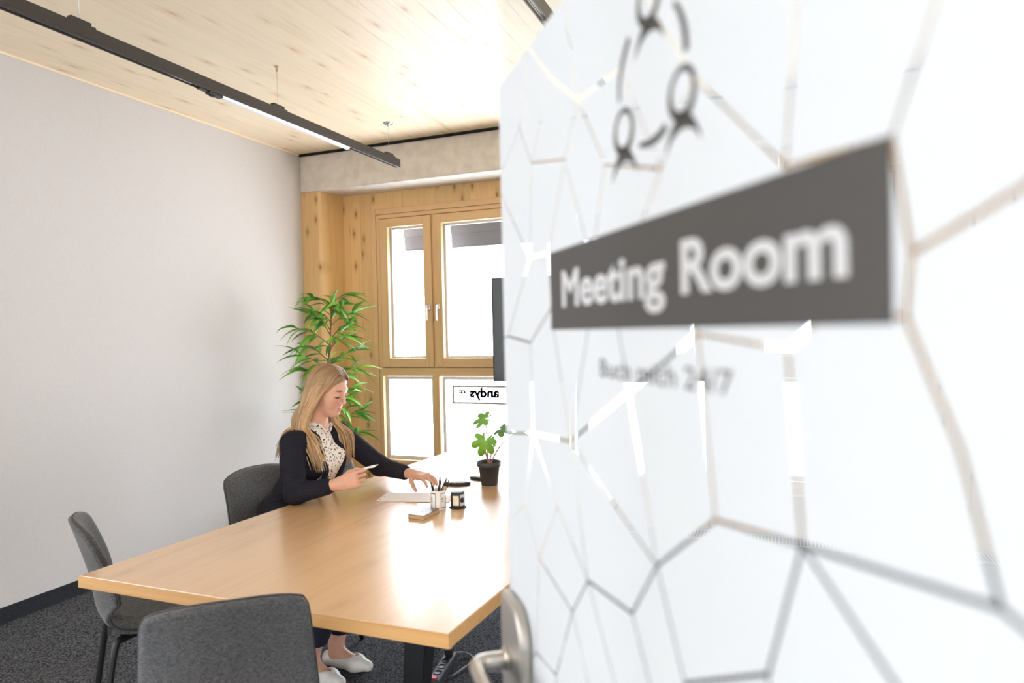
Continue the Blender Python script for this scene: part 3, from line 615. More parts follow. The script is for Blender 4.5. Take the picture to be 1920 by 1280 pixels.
# ------------------------------------------------------------------ chairs
def make_chair():
    ch = thing('conference_chair', '', 'chair')
    prof = catmull([(-.262, .828), (-.232, .74), (-.205, .64), (-.192, .56), (-.178, .495), (-.135, .458), (-.06, .445), (.06, .447), (.17, .458), (.225, .455)], 6)
    prof = [Vector((p[0], 0, p[1])) for p in [(v.x, v.y) for v in [Vector((q.x, q.y)) for q in catmull([(-.262, .828, 0), (-.232, .74, 0), (-.205, .64, 0), (-.192, .56, 0), (-.178, .495, 0), (-.135, .458, 0), (-.06, .445, 0), (.06, .447, 0), (.17, .458, 0), (.225, .455, 0)], 6)]]]
    nv = len(prof); nu = 25
    tang = [(prof[min(i + 1, nv - 1)] - prof[max(i - 1, 0)]).normalized() for i in range(nv)]
    nrm = [Vector((t.z * -1, 0, t.x)) for t in tang]          # points to the sitter side
    for i in range(nv):
        if nrm[i].dot(Vector((1, 0, 1))) < 0: nrm[i] = -nrm[i]
    def half(i):
        z = prof[i].z; x = prof[i].x
        if x < -.17: return .196 + .026 * min(1, max(0, (.83 - z) / .28))
        return .222 + .006 * min(1, (x + .17) / .2)
    def wrap(i):
        z = prof[i].z
        return (.050 - .018 * max(0, (z - .6) / .23)) * min(1, max(0, (z - .44) / .12)) + .010
    def surf(i, u, off, shrink=0.):
        h = half(i) - shrink; bk = min(1, max(0, (prof[i].z - .46) / .10)); wd_ = Vector((bk, 0, 1 - bk)).normalized()
        e = prof[i] + nrm[i] * off + wd_ * (wrap(i) * u * u) + Vector((0, 0, -.014 * bk * max(0, (prof[i].z - .7) / .13) * u ** 4 + .014 * max(0, (prof[i].z - .74) / .09) * (1 - u * u)))
        # rounded top and front corners
        c = 1.0
        d = min(i, nv - 1 - i)
        if d < 3: c = 1 - .055 * (1 - d / 3) ** 2
        return Vector((e.x, u * h * c, e.z))
    def shell(name, i0, i1, off0, off1, m, shrink=0., edge=.0):
        ids = list(range(i0, i1 + 1)); us = [-1 + 2 * k / (nu - 1) for k in range(nu)]
        bm = bmesh.new(); A = []; Bv = []
        for ii, i in enumerate(ids):
            ra = []; rb = []
            for k, u in enumerate(us):
                ed = min(ii, len(ids) - 1 - ii, 2) / 2; eu = min(k, nu - 1 - k, 2) / 2; pf = min(1, .35 + .65 * min(1, math.sqrt(max(0, ed * eu)) if edge else 1))
                ra.append(bm.verts.new(surf(i, u, off0, shrink))); rb.append(bm.verts.new(surf(i, u, off0 + (off1 - off0) * pf, shrink)))
            A.append(ra); Bv.append(rb)
        n = len(ids)
        for i in range(n - 1):
            for k in range(nu - 1):
                bm.faces.new((A[i][k], A[i][k + 1], A[i + 1][k + 1], A[i + 1][k])); bm.faces.new((Bv[i][k], Bv[i + 1][k], Bv[i + 1][k + 1], Bv[i][k + 1]))
        for i in range(n - 1):
            bm.faces.new((A[i][0], A[i + 1][0], Bv[i + 1][0], Bv[i][0])); bm.faces.new((A[i][-1], Bv[i][-1], Bv[i + 1][-1], A[i + 1][-1]))
        for k in range(nu - 1):
            bm.faces.new((A[0][k], Bv[0][k], Bv[0][k + 1], A[0][k + 1])); bm.faces.new((A[-1][k], A[-1][k + 1], Bv[-1][k + 1], Bv[-1][k]))
        return from_bm(name, bm, m, ch, True)
    seam = 27
    shell('shell', 0, 42, -.014, -.001, 'fabric')
    shell('backrest', 0, seam, -.0005, .022, 'fabric', .001, 1)
    shell('seat', seam - 2, nv - 1, -.0005, .040, 'fabric', .001, 1)
    pts = [surf(i, -1, .0, -.001) for i in range(42, -1, -2)] + [surf(0, u, .0, -.001) + Vector((0, 0, .001)) for u in [-1 + 2 * k / 12 for k in range(1, 12)]] + [surf(i, 1, .0, -.001) for i in range(0, 43, 2)]
    tube('piping', pts, .0030, 'piping', ch, 6)
    box('maker_tag', (-.172, -.2285, .462), (-.160, -.2262, .492), 'piping', ch, .0008)
    boxes('seat_plate', [((-.13, -.15, .418), (.17, .15, .431))], 'black', ch, .004)
    for sx in (-1, 1):
        for sy in (-1, 1):
            x0 = .02 + sx * .14
            tube('leg', catmull([(.02 + sx * .03, sy * .12, .421), (x0, sy * .168, .418), (x0 + sx * .028, sy * .182, .395), (x0 + sx * .06, sy * .205, .20), (x0 + sx * .085, sy * .225, .0)], 5), [.0125] * 12 + [.0115] * 8 + [.009], 'black', ch, 12)
    return ch
proto = make_chair()
chairs = [
    ((-1.470, 1.505), 131, 'grey fabric conference chair turned at the short end of the table, back to the doorway'),
    ((-2.300, 1.960), 55, 'empty grey fabric conference chair at the table corner nearest the white wall baseboard'),
    ((-2.235, 2.665), -13, 'grey fabric conference chair the woman is sitting on'),
    ((-.64, 2.11), 184, 'grey fabric conference chair half hidden behind the door handle'),
    ((-2.46, 3.56), 4, 'grey fabric conference chair behind the seated woman, by the leafy corner plant'),
]
for i, ((x, y), a, lab) in enumerate(chairs):
    c = proto if i == 0 else copy_tree(proto)
    c.location = (x, y, 0); c.rotation_euler = (0, 0, math.radians(a)); c['label'] = lab; c['group'] = 'grey conference chairs'

# ------------------------------------------------------------------ screen on a stand
tv = thing('display_screen', 'dark flat screen on a floor stand in front of the window', 'screen', (-1.32, 4.62, 0))
box('panel', (-.648, -.02, 1.132), (.648, .018, 1.869), 'screen', tv, .004)
boxes('bezel', [((-.652, -.022, 1.126), (.652, .02, 1.1325)), ((-.652, -.022, 1.8685), (.652, .02, 1.874)), ((-.652, -.022, 1.1325), (-.6465, .02, 1.8685)), ((.6465, -.022, 1.1325), (.652, .02, 1.8685))], 'black', tv, .001)
boxes('stand_post', [((-.04, .021, .03), (.04, .071, 1.55))], 'black', tv, .004)
boxes('stand_foot', [((-.40, -.05, .0), (.40, .10, .03))], 'black', tv, .006)

# ------------------------------------------------------------------ things on the table
def ptable(x, y): return (x, y, TZ)
# potted philodendron
def set_col(me, cols):
    a = me.color_attributes.new('Col', 'FLOAT_COLOR', 'POINT'); a.data.foreach_set('color', np.asarray(cols, dtype=np.float32).ravel())
pl = thing('potted_philodendron', 'small lobed-leaf plant in an anthracite pot on the table', 'plant', (-1.362, 3.095, TZ))
lathe('pot', [(.0, 0), (.040, 0), (.0405, .003), (.052, .090), (.057, .090), (.0585, .093), (.0595, .112), (.057, .114), (.054, .112), (.052, .096), (.0, .094)], 'pot', pl, 40)
lathe('soil', [(.0, .0945), (.051, .0945), (.0505, .099), (.0, .102)], 'soil', pl, 24)
def lobed_leaf(name, base, direction, up, L_, Wd, parent, col=(.20, .42, .07), curl=.25):
    d = Vector(direction).normalized(); u = Vector(up); s = d.cross(u).normalized(); u = s.cross(d).normalized()
    n = 96; vs = [Vector(base)]; cols = [(col[0] * 1.15, col[1] * 1.15, col[2] * 1.15, 1)]; fs = []
    for ring in (.45, 1.0):
        for i in range(n + 1):
            th = math.radians(-152 + 304 * i / n); lob = .52 + .48 * abs(math.cos(3.5 * th)) ** .8
            r = L_ * (.42 + .58 * max(0, math.cos(th / 2)) ** 1.5) * (lob if ring > .9 else .52 + .1 * lob) * (1 if ring > .9 else .62)
            x = r * math.cos(th) * .95 ; y = r * math.sin(th) * Wd / .055 * .85; z = -curl * (x * x + .6 * y * y) / L_ + .10 * abs(y)
            vs.append(Vector(base) + d * x + s * y + u * z); k_ = .9 + .2 * lob * (ring > .9); cols.append((col[0] * k_, col[1] * k_, col[2] * k_, 1))
    for i in range(n):
        fs.append((0, 1 + i, 2 + i)); fs.append((1 + i, n + 2 + i, n + 3 + i, 2 + i))
    o = link_mesh(name, vs, fs, 'leaf', parent, True); set_col(o.data, cols)
    so = o.modifiers.new('thickness', 'SOLIDIFY'); so.thickness = .0008
    return o
stems = [((-.016, .006, .322), (-.95, -.10, -.20), (.12, -.62, .78), .078, .058), ((.052, .035, .268), (.80, -.30, -.05), (.05, -.55, .83), .075, .058), ((-.004, -.028, .222), (-.30, -.20, -.93), (.35, -.92, .1), .088, .060), ((.125, .06, .252), (.8, .2, -.3), (.2, -.7, .6), .075, .055), ((.022, -.020, .222), (.50, -.15, -.55), (.3, -.9, .3), .040, .050)]
for i, (tip, d, u, L_, wd) in enumerate(stems):
    tip = Vector(tip); mid = tip * .55 + Vector((-.006 * i, 0, .05))
    tube('leaf_stem', catmull([(.003 * (i - 2), .002, .097), tuple(mid), tuple(tip)], 8), [.0036 - .0014 * k / 16 for k in range(17)], 'stem', pl, 8)
    lobed_leaf('leaf', tip, d, u, L_, wd, pl, ((.17, .40, .055), (.10, .24, .07), (.20, .44, .05), (.11, .26, .07), (.17, .40, .055))[i])
# pen cup and pens
cup = thing('pen_cup', 'white cup with black outlined boxes holding pens', 'cup', (-1.385, 2.600, TZ))
cr, chh = .0330, .0835
lathe('cup_body', [(.0, 0), (cr - .002, 0), (cr, .003), (cr, chh), (cr - .003, chh), (cr - .0035, .006), (.0, .005)], 'white', cup, 40)
def cyl_patch(a0, a1, z0, z1, r, n=10):
    vs = []; fs = []
    for i in range(n + 1):
        a = a0 + (a1 - a0) * i / n; vs += [(r * math.cos(a), r * math.sin(a), z0), (r * math.cos(a), r * math.sin(a), z1)]
    for i in range(n): fs.append((2 * i, 2 * i + 2, 2 * i + 3, 2 * i + 1))
    return vs, fs
def cyl_print(name, patches, m, parent):
    V = []; Fs = []
    for p in patches:
        vs, fs = cyl_patch(*p); b = len(V); V += vs; Fs += [tuple(i + b for i in f) for f in fs]
    return link_mesh(name, V, Fs, m, parent)
ca = math.atan2(-2.6, 1.385)                      # side of the cup facing the door
for c0 in (ca - .75, ca + .75):
    w = .42; r = cr + .0004
    cyl_print('printed_box', [(c0 - w, c0 - w + .06, .010, .074, r), (c0 + w - .06, c0 + w, .010, .074, r), (c0 - w, c0 + w, .010, .0125, r), (c0 - w, c0 + w, .0715, .074, r), (c0 - .28, c0 - .05, .052, .0545, r), (c0 - .28, c0 - .10, .045, .0475, r), (c0 - .28, c0 - .05, .038, .0405, r)], 'print', cup)
def pen(name, label, base, tip, body, cap, group=None, r=.0048):
    b, t = Vector(base), Vector(tip); d = (t - b)
    p = thing(name, label, 'pen', base, 0, group)
    p.rotation_mode = 'QUATERNION'; p.rotation_quaternion = Vector((0, 0, 1)).rotation_difference(d.normalized()); L_ = d.length
    lathe('barrel', [(.0, 0), (r * .3, .0), (r, .012), (r, L_ * .72), (.0, L_ * .72)], body, p, 14)
    lathe('tip', [(.0, -.012), (.0008, -.012), (r * .32, -.0002), (.0, -.0002)], 'print', p, 12)
    lathe('grip_end', [(.0, L_ * .721), (r * 1.06, L_ * .721), (r * 1.06, L_ - .018), (r * .6, L_ - .012), (r * .5, L_), (.0, L_)], cap, p, 14)
    box('clip', (r * .9, -.0018, L_ * .70), (r * 1.5, .0018, L_ - .016), cap, p, .0004)
    return p
cb = Vector((-1.385, 2.600, TZ + .022))
pens = [((-.012, .006), (-.024, -.024), 'black', 'print', 'print', .122), ((.004, .014), (.000, .022), 'kraft', 'kraft', 'print', .138), ((.000, -.014), (.014, -.010), 'black', 'print', 'print', .122), ((.004, .004), (.038, .016), 'kraft', 'kraft', 'print', .135), ((.014, .002), (.049, .020), 'kraft', 'kraft', 'print', .130), ((-.010, -.006), (.029, .024), 'black', 'print', 'print', .126)]
seen_l = {'black': ['black ballpoint pen leaning on the cup side next to the notebook', 'short black pen standing in the front of the white cup', 'black pen at the back of the white cup behind the kraft pens'], 'kraft': ['kraft cardboard pen standing upright at the back of the white cup', 'kraft cardboard pen leaning in the white cup, middle of the bunch', 'kraft cardboard pen leaning farthest out of the white cup']}
for (bx, by), (tx, ty), kind, bmn, cm, h in pens:
    pen('pen', seen_l[kind].pop(0), cb + Vector((bx, by, 0)) * .6, cb + Vector((tx * .92, ty * .92, h - .026)), bmn, cm, 'pens in the cup', .0042)
# small round tin with label beside the cup
tin = thing('card_tin', 'black curved holder with cream label beside the pen cup', 'holder', (-1.318, 2.652, TZ), math.radians(-52))
lathe('tin_body', [(.0, .002), (.030, .002), (.0305, .005), (.0305, .064), (.0285, .066), (.0, .066)], 'print', tin, 36)
lathe('rim_base', [(.0, 0), (.038, 0), (.038, .0025), (.0, .0025)], 'print', tin, 36)
cyl_print('cream_label', [(-.95, -.05, .014, .056, .0309)], 'cream', tin)
cyl_print('grey_label', [(.10, .85, .012, .060, .0309)], 'lightgrey', tin)
o = lathe('round_emblem', [(.0, 0), (.011, 0), (.011, .0012), (.0, .0012)], 'print', tin, 20)
o.rotation_euler = (0, PI / 2, .45); o.location = (.0305 * math.cos(.45), .0305 * math.sin(.45), .036)
# notebook
nb_ = thing('notebook', 'small thick notebook with dark cover and kraft page edges', 'notebook', (-1.392, 2.488, TZ), math.radians(-4))
boxes('page_block', [((-.036, -.058, .0015), (.034, .058, .0165))], 'kraft', nb_)
boxes('cover', [((-.037, -.060, 0), (.036, .060, .0015)), ((-.037, -.060, .0165), (.036, .060, .0185)), ((-.0385, -.060, .0), (-.037, .060, .0185))], 'cover', nb_, .0004)
boxes('cover_emblem', [((-.012, -.01 + .008 * k, .0186), (.012 - .006 * (k % 2), -.007 + .008 * k, .0188)) for k in range(3)], 'white_vinyl', nb_)
# papers
def sheet(label, cx, cy, w, h, a, z, holes):
    s = thing('paper_sheet', label, 'paper', (cx, cy, z), math.radians(a), 'papers in front of the woman')
    box('page', (-w / 2, -h / 2, 0), (w / 2, h / 2, .0012), 'paper', s)
    for hx, hy in holes: lathe('punch_hole', [(.0, .0012), (.0032, .0012), (.0032, .0014), (.0, .0014)], 'print', s, 12, (hx, hy, 0))
    return s
sheet('white punched sheet of paper lying under the raised hand', -1.640, 2.745, .21, .15, 14, TZ + .0002, [(-.093, -.060), (-.093, .0)])
sheet('white sheet of paper partly covering another sheet, next to the pen cup', -1.505, 2.745, .20, .12, 14, TZ + .0018, [(-.088, -.045)])
# coasters beside the plant
for i, (x, y, a, lab) in enumerate([(-1.505, 3.045, 20, 'black oval pad with white script lying closer to the pen cup'), (-1.455, 3.19, -10, 'black oval pad with white script lying beside the plant pot, closer to the window')]):
    c = thing('printed_pad', lab, 'pad', (x, y, TZ), math.radians(a), 'black pads on the table')
    o = lathe('pad_body', [(.0, 0), (.055, 0), (.060, .004), (.058, .011), (.0, .012)], 'print', c, 36); o.scale = (1.0, .62, 1)
    bm = bmesh.new()
    for r in range(2):
        pts = [(-.032 + .064 * k / 24, (-.010 + .020 * r) + .007 * math.sin(k * 1.7 + r), .0123) for k in range(25)]; add_tube(bm, pts, .0016, 6)
    from_bm('script_print', bm, 'white_vinyl', c)
# power strip under the table
ps = thing('power_strip', 'black power strip with red switch on the carpet under the table', 'power strip', (-1.41, 2.65, 0), math.radians(99))
box('strip_body', (-.135, -.026, .002), (.135, .026, .042), 'pot', ps, .006)
for k in range(4):
    lathe('socket', [(.0, .0421), (.0195, .0421), (.0195, .0435), (.017, .0435), (.0165, .0425), (.0, .0425)], 'black', ps, 20, (-.065 + k * .053, 0, 0))
box('switch', (-.127, -.012, .0415), (-.103, .012, .047), 'red', ps, .001)
boxes('plug', [((.075, -.018, .0437), (.112, .018, .075))], 'black', ps, .006)
tag(tube('power_cable', catmull([(-1.425, 2.79, .03), (-1.39, 2.84, .012), (-1.33, 2.80, .007), (-1.345, 2.70, .007), (-1.36, 2.64, .007)], 8), .0045, 'cable', None, 8), 'grey cable looping beside the power strip', 'cable')
tag(tube('table_cable', catmull([(-1.41, 2.745, .079), (-1.40, 2.76, .16), (-1.385, 2.73, .30), (-1.40, 2.72, .45), (-1.42, 2.75, .655)], 8), .0045, 'black', None, 8), 'black cable hanging from the table top to the power strip', 'cable')
tag(tube('thin_cable', catmull([(-1.19, 1.99, .66), (-1.22, 2.03, .45), (-1.20, 2.06, .25), (-1.30, 2.25, .006), (-1.52, 2.62, .006), (-1.62, 2.80, .006), (-1.5, 2.92, .006)], 8), .0035, 'cable', None, 8), 'thin grey cable running down beside the black table leg', 'cable')

# ------------------------------------------------------------------ corner plant
fp_ = thing('ficus_plant', 'tall leafy ficus with long narrow leaves in the corner', 'plant', (-3.30, 4.46, 0))
lathe('planter', [(.0, 0), (.13, 0), (.135, .005), (.165, .31), (.168, .33), (.16, .33), (.155, .30), (.0, .295)], 'pot', fp_, 36)
lathe('planter_soil', [(.0, .2955), (.153, .2955), (.15, .305), (.0, .31)], 'soil', fp_, 24)
trunk = catmull([(0, 0, .30), (.015, .01, .70), (-.012, -.005, 1.10), (.012, 0, 1.45), (.03, .01, 1.72)], 8)
tube('trunk', trunk, [.014 - .009 * k / 32 for k in range(33)], 'bark', fp_, 10)
def leaf_mesh(L_, Wd, droop, fold, col):
    n = 14; vs = []; fs = []; cols = []
    for i in range(n + 1):
        t = i / n; w = Wd * (math.sin(PI * t ** .75)) ** .9 * (1 - .25 * t) if 0 < t < 1 else .0004
        x = L_ * (t - .12 * droop * t * t); z = L_ * (.16 * t - droop * t * t)
        for k, f in enumerate((-1, -.5, 0, .5, 1)):
            vs.append((x, f * w, z + fold * abs(f) * w)); b = (.92 if abs(f) > .2 else 1.25)
            cols.append((col[0] * b, col[1] * b, col[2] * b, 1))
    for i in range(n):
        for k in range(4): fs.append((i * 5 + k, i * 5 + k + 1, i * 5 + k + 6, i * 5 + k + 5))
    me = bpy.data.meshes.new('leaf'); me.from_pydata(vs, [], fs); me.materials.append(M['leaf']); me.polygons.foreach_set('use_smooth', [True] * len(fs)); set_col(me, cols)
    return me
lm = [leaf_mesh(.20, .0235, d, .35, c) for d, c in ((.35, (.10, .27, .035)), (.55, (.16, .40, .045)), (.25, (.075, .20, .045)), (.7, (.20, .46, .05)), (.45, (.11, .30, .04)), (.15, (.14, .36, .05)))]
rl = random.Random(11)
def add_leaf(p, az, el, sc):
    o = bpy.data.objects.new('leaf', rl.choice(lm)); COL.objects.link(o); o.parent = fp_; o.location = p
    o.rotation_euler = (rl.uniform(-.5, .5), -el, az); o.scale = (sc, sc, sc)
nleaf = 0
for b in range(30):
    z = .62 + 1.12 * (b / 29); tp = min(trunk, key=lambda v: abs(v.z - z)); az = b * 2.4 + rl.uniform(-.3, .3)
    ln = (.36 - .19 * max(0, (z - 1.05)) / .7) * rl.uniform(.65, 1.1)
    if z < .95: ln *= .8
    d = Vector((math.cos(az), math.sin(az), .55)).normalized()
    if tp.y + d.y * ln > .30: d.y *= .4
    if tp.x + d.x * ln < -.34: d.x *= .55
    e = Vector(tp) + d * ln; m_ = Vector(tp) + d * ln * .5 + Vector((0, 0, .03))
    tube('branch', catmull([tuple(tp), tuple(m_), tuple(e)], 5), [.0045 - .003 * k / 10 for k in range(11)], 'bark', fp_, 6)
    for k in range(8):
        f = .30 + .70 * k / 7; q = Vector(tp).lerp(e, f) + Vector((0, 0, .03 * math.sin(PI * f)))
        add_leaf(q, az + rl.uniform(-1.25, 1.25), rl.uniform(-.35, .45) if k < 7 else rl.uniform(.2, .9), rl.uniform(.8, 1.2)); nleaf += 1
for k in range(10):
    add_leaf(Vector(trunk[-1]) + Vector((0, 0, -.012 * k)), k * 2.1, rl.uniform(.4, 1.3), rl.uniform(.6, .95))

# ------------------------------------------------------------------ implicit surfaces for the seated woman
def smin(a, b, k):
    h = np.clip(.5 + .5 * (b - a) / k, 0, 1); return b + (a - b) * h - k * h * (1 - h)
class SDF:
    def __init__(s): s.ops = []; s.lo = np.array([9.] * 3); s.hi = -s.lo
    def _bb(s, c, r):
        c = np.asarray(c); s.lo = np.minimum(s.lo, c - r); s.hi = np.maximum(s.hi, c + r)
    def ell(s, c, r, k=.02, R=None, sub=False):
        s.ops.append(('e', np.array(c, float), np.array(r, float), None if R is None else np.array(R, float), k, sub))
        if not sub: s._bb(c, max(r))
        return s
    def cap(s, a, b, ra, rb, k=.02, sub=False):
        s.ops.append(('c', np.array(a, float), np.array(b, float), ra, rb, k, sub))
        if not sub: s._bb(a, ra); s._bb(b, rb)
        return s
    def chain(s, pts, rs, k=.02):
        for i in range(len(pts) - 1): s.cap(pts[i], pts[i + 1], rs[i], rs[i + 1], k)
        return s
    def fn(s, f, k=.004): s.ops.append(('f', f, k)); return s      # subtract where f<0
    def ev(s, p):
        d = np.full(len(p), 1.0)
        for o in s.ops:
            if o[0] == 'e':
                q = p - o[1]
                if o[3] is not None: q = q @ o[3]
                k0 = np.linalg.norm(q / o[2], axis=1); k1 = np.linalg.norm(q / o[2] ** 2, axis=1) + 1e-9; v = k0 * (k0 - 1) / k1; v = np.where(k0 < 1e-3, -o[2].min(), v); k, sub = o[4], o[5]
            elif o[0] == 'c':
                a, b = o[1], o[2]; ab = b - a; t = np.clip(((p - a) @ ab) / max(ab @ ab, 1e-12), 0, 1)
                v = np.linalg.norm(p - a - t[:, None] * ab, axis=1) - (o[3] + (o[4] - o[3]) * t); k, sub = o[5], o[6]
            else:
                v = o[1](p); d = -smin(-d, v, o[2]) if o[2] > 0 else np.maximum(d, -v); continue
            if sub: d = -smin(-d, v, k)
            else: d = smin(d, v, k)
        return d
    def mesh(s, h):
        lo = s.lo - 4 * h; n = np.ceil((s.hi - lo + 4 * h) / h).astype(int); B = 8; nbk = np.ceil(n / B).astype(int); n = nbk * B
        D = np.full(tuple(n + 1), 1.0, np.float32)
        bi = np.stack(np.meshgrid(*[np.arange(q) for q in nbk], indexing='ij'), -1).reshape(-1, 3)
        cd = s.ev(lo + (bi * B + B / 2) * h); keep = bi[np.abs(cd) < B * h * .87 + .022]
        inner = bi[cd <= -(B * h * .87 + .022)]
        for b in inner: i = b * B; D[i[0]:i[0] + B + 1, i[1]:i[1] + B + 1, i[2]:i[2] + B + 1] = -1
        oc = np.stack(np.meshgrid(*[np.arange(B + 1)] * 3, indexing='ij'), -1).reshape(-1, 3)
        for c in range(0, len(keep), 400):
            kb = keep[c:c + 400]; ids = (kb[:, None, :] * B + oc[None]).reshape(-1, 3)
            D[ids[:, 0], ids[:, 1], ids[:, 2]] = s.ev(lo + ids * h)
        S = D < 0
        cnt = np.zeros(tuple(n), np.int8)
        for dx in (0, 1):
            for dy in (0, 1):
                for dz in (0, 1): cnt += S[dx:n[0] + dx, dy:n[1] + dy, dz:n[2] + dz]
        ci = np.argwhere((cnt > 0) & (cnt < 8)); idx = np.full(tuple(n), -1, np.int32); idx[ci[:, 0], ci[:, 1], ci[:, 2]] = np.arange(len(ci))
        acc = np.zeros((len(ci), 3)); w = np.zeros(len(ci))
        cor = [(0, 0, 0), (1, 0, 0), (0, 1, 0), (1, 1, 0), (0, 0, 1), (1, 0, 1), (0, 1, 1), (1, 1, 1)]
        for a in range(8):
            for b in range(a + 1, 8):
                if sum(x != y for x, y in zip(cor[a], cor[b])) != 1: continue
                pa = ci + cor[a]; pb_ = ci + cor[b]; da = D[pa[:, 0], pa[:, 1], pa[:, 2]]; db = D[pb_[:, 0], pb_[:, 1], pb_[:, 2]]
                m = (da < 0) != (db < 0); t = np.where(m, da / np.where(m, da - db, 1), 0)
                acc += np.where(m[:, None], np.array(cor[a]) + t[:, None] * (np.array(cor[b]) - np.array(cor[a])), 0); w += m
        V = lo + (ci + acc / w[:, None]) * h; F = []
        for ax in range(3):
            o1, o2 = [(1, 2), (2, 0), (0, 1)][ax]
            A = S[:-1] if ax == 0 else (S[:, :-1] if ax == 1 else S[:, :, :-1]); Bq = S[1:] if ax == 0 else (S[:, 1:] if ax == 1 else S[:, :, 1:])
            e = np.argwhere(A != Bq); e = e[(e[:, o1] > 0) & (e[:, o2] > 0) & (e[:, o1] < n[o1]) & (e[:, o2] < n[o2])]
            s1 = np.zeros(3, int); s1[o1] = 1; s2 = np.zeros(3, int); s2[o2] = 1
            q = [idx[tuple((e - a).T)] for a in (s1 + s2, s2, 0 * s1, s1)]
            q = np.stack(q, 1); fl = S[tuple(e.T)]; q[~fl] = q[~fl][:, ::-1]; F.append(q)
        F = np.concatenate(F); F = F[(F >= 0).all(1)]
        return V, F
def sdf_obj(name, sd, h, m, parent, colfn=None, smooth_it=1):
    V, F = sd.mesh(h)
    me = bpy.data.meshes.new(name); me.vertices.add(len(V)); me.vertices.foreach_set('co', V.astype(np.float32).ravel())
    me.loops.add(len(F) * 4); me.loops.foreach_set('vertex_index', F.astype(np.int32).ravel()); me.polygons.add(len(F)); me.polygons.foreach_set('loop_start', np.arange(0, len(F) * 4, 4, dtype=np.int32)); me.polygons.foreach_set('loop_total', np.full(len(F), 4, np.int32))
    me.update(calc_edges=True); me.validate(); me.polygons.foreach_set('use_smooth', np.ones(len(me.polygons), bool)); me.materials.append(M[m])
    if colfn is not None: set_col(me, colfn(V))
    o = bpy.data.objects.new(name, me); COL.objects.link(o); o.parent = parent
    return o

PX, PY = -2.235, 2.70
wo = thing('person', 'seated woman with long blonde hair, navy jacket and dotted blouse reaching for pens', 'person', (0, 0, 0))
# head frame
hp, hyaw = math.radians(20), math.radians(-1)
Fh = np.array([math.cos(hp) * math.cos(hyaw), math.cos(hp) * math.sin(hyaw), -math.sin(hp)]); Lh = np.array([-math.sin(hyaw), math.cos(hyaw), 0]); Uh = np.cross(Fh, Lh)
HC = np.array([-2.003, 2.700, 1.231]); HS = .93
RH = np.stack([Fh, Lh, Uh], 1)                      # columns: local axes
def H(x, y, z): return HC + HS * (x * Fh + y * Lh + z * Uh)
NECK = np.array([-2.088, 2.70, 1.035])
SHR, ELR, WRR = np.array([-2.090, 2.535, 1.000]), np.array([-2.045, 2.490, .790]), np.array([-1.845, 2.525, .835])
SHL, ELL, WRL = np.array([-2.075, 2.868, 1.000]), np.array([-1.905, 2.965, .828]), np.array([-1.672, 2.872, .818])
HIPR, KNR, ANR = np.array([-2.20, 2.60, .555]), np.array([-1.80, 2.55, .545]), np.array([-1.930, 2.425, .105])
HIPL, KNL, ANL = np.array([-2.20, 2.80, .555]), np.array([-1.80, 2.70, .545]), np.array([-1.900, 2.560, .105])
def nrmz(v): v = np.asarray(v, float); return v / np.linalg.norm(v)
body = SDF()
e = lambda c, r, k=.02, sub=False: body.ell(H(*c), np.array(r) * HS, k, RH, sub)
body.chain([(-2.20, 2.70, .60), (-2.16, 2.70, .75), (-2.12, 2.70, .90), (-2.10, 2.70, .985)], [.085, .075, .080, .060], .04)
body.cap(SHR + (0, .02, -.01), SHL + (0, -.02, -.01), .040, .040, .04)
body.cap(NECK + (0, 0, -.05), NECK, .060, .050, .03)
body.cap(NECK, H(-.035, 0, -.055), .048, .047, .03)
e((-.014, 0, .030), (.094, .074, .088), .02); e((.026, 0, -.040), (.062, .056, .078), .03); e((.061, 0, -.099), (.025, .024, .020), .030)
e((.045, .034, -.030), (.032, .026, .036), .02); e((.045, -.034, -.030), (.032, .026, .036), .02)
for sy in (-1, 1):
    body.cap(H(.074, sy * .012, .030), H(.064, sy * .044, .028), .012 * HS, .010 * HS, .014)
    e((.100, sy * .034, .004), (.015, .016, .010), .010, True)
    e((.0705, sy * .033, .003), (.0165, .017, .0135), .005)
    e((-.012, sy * .074, -.010), (.018, .008, .030), .006)
    e((.094, sy * .0090, -.034), (.0085, .0068, .0058), .006)
body.cap(H(.083, 0, .016), H(.1065, 0, -.026), .0075 * HS, .0088 * HS, .010)
body.cap(H(.081, -.016, -.0640), H(.081, .016, -.0640), .0042 * HS, .0042 * HS, .007); body.cap(H(.0862, -.006, -.0615), H(.0862, .006, -.0615), .0046 * HS, .0046 * HS, .007)
body.cap(H(.0815, -.011, -.0745), H(.0815, .011, -.0745), .0062 * HS, .0062 * HS, .007)
# arms
body.chain([SHR, ELR, WRR], [.038, .032, .0235], .02); body.chain([SHL, ELL, WRL], [.038, .032, .0235], .02)
# legs and feet
body.chain([HIPR, KNR, ANR], [.06, .045, .032], .03); body.chain([HIPL, KNL, ANL], [.06, .045, .032], .03)
def foot(an, d):
    d = nrmz(d); hl = an + d * -.035; hl = np.array([hl[0], hl[1], .036]); ba = an + d * .10; ba = np.array([ba[0], ba[1], .026]); to = an + d * .155; to = np.array([to[0], to[1], .022])
    return hl, ba, to
FD_R, FD_L = (.97, -.10, 0), (.985, .05, 0)
for an, d in ((ANR, FD_R), (ANL, FD_L)):
    hl, ba, to = foot(an, d)
    body.cap(an, an + (0, 0, -.05), .030, .030, .02); body.chain([hl, ba, to], [.029, .024, .016], .02); body.cap(an + (0, 0, -.03), ba, .028, .024, .02)
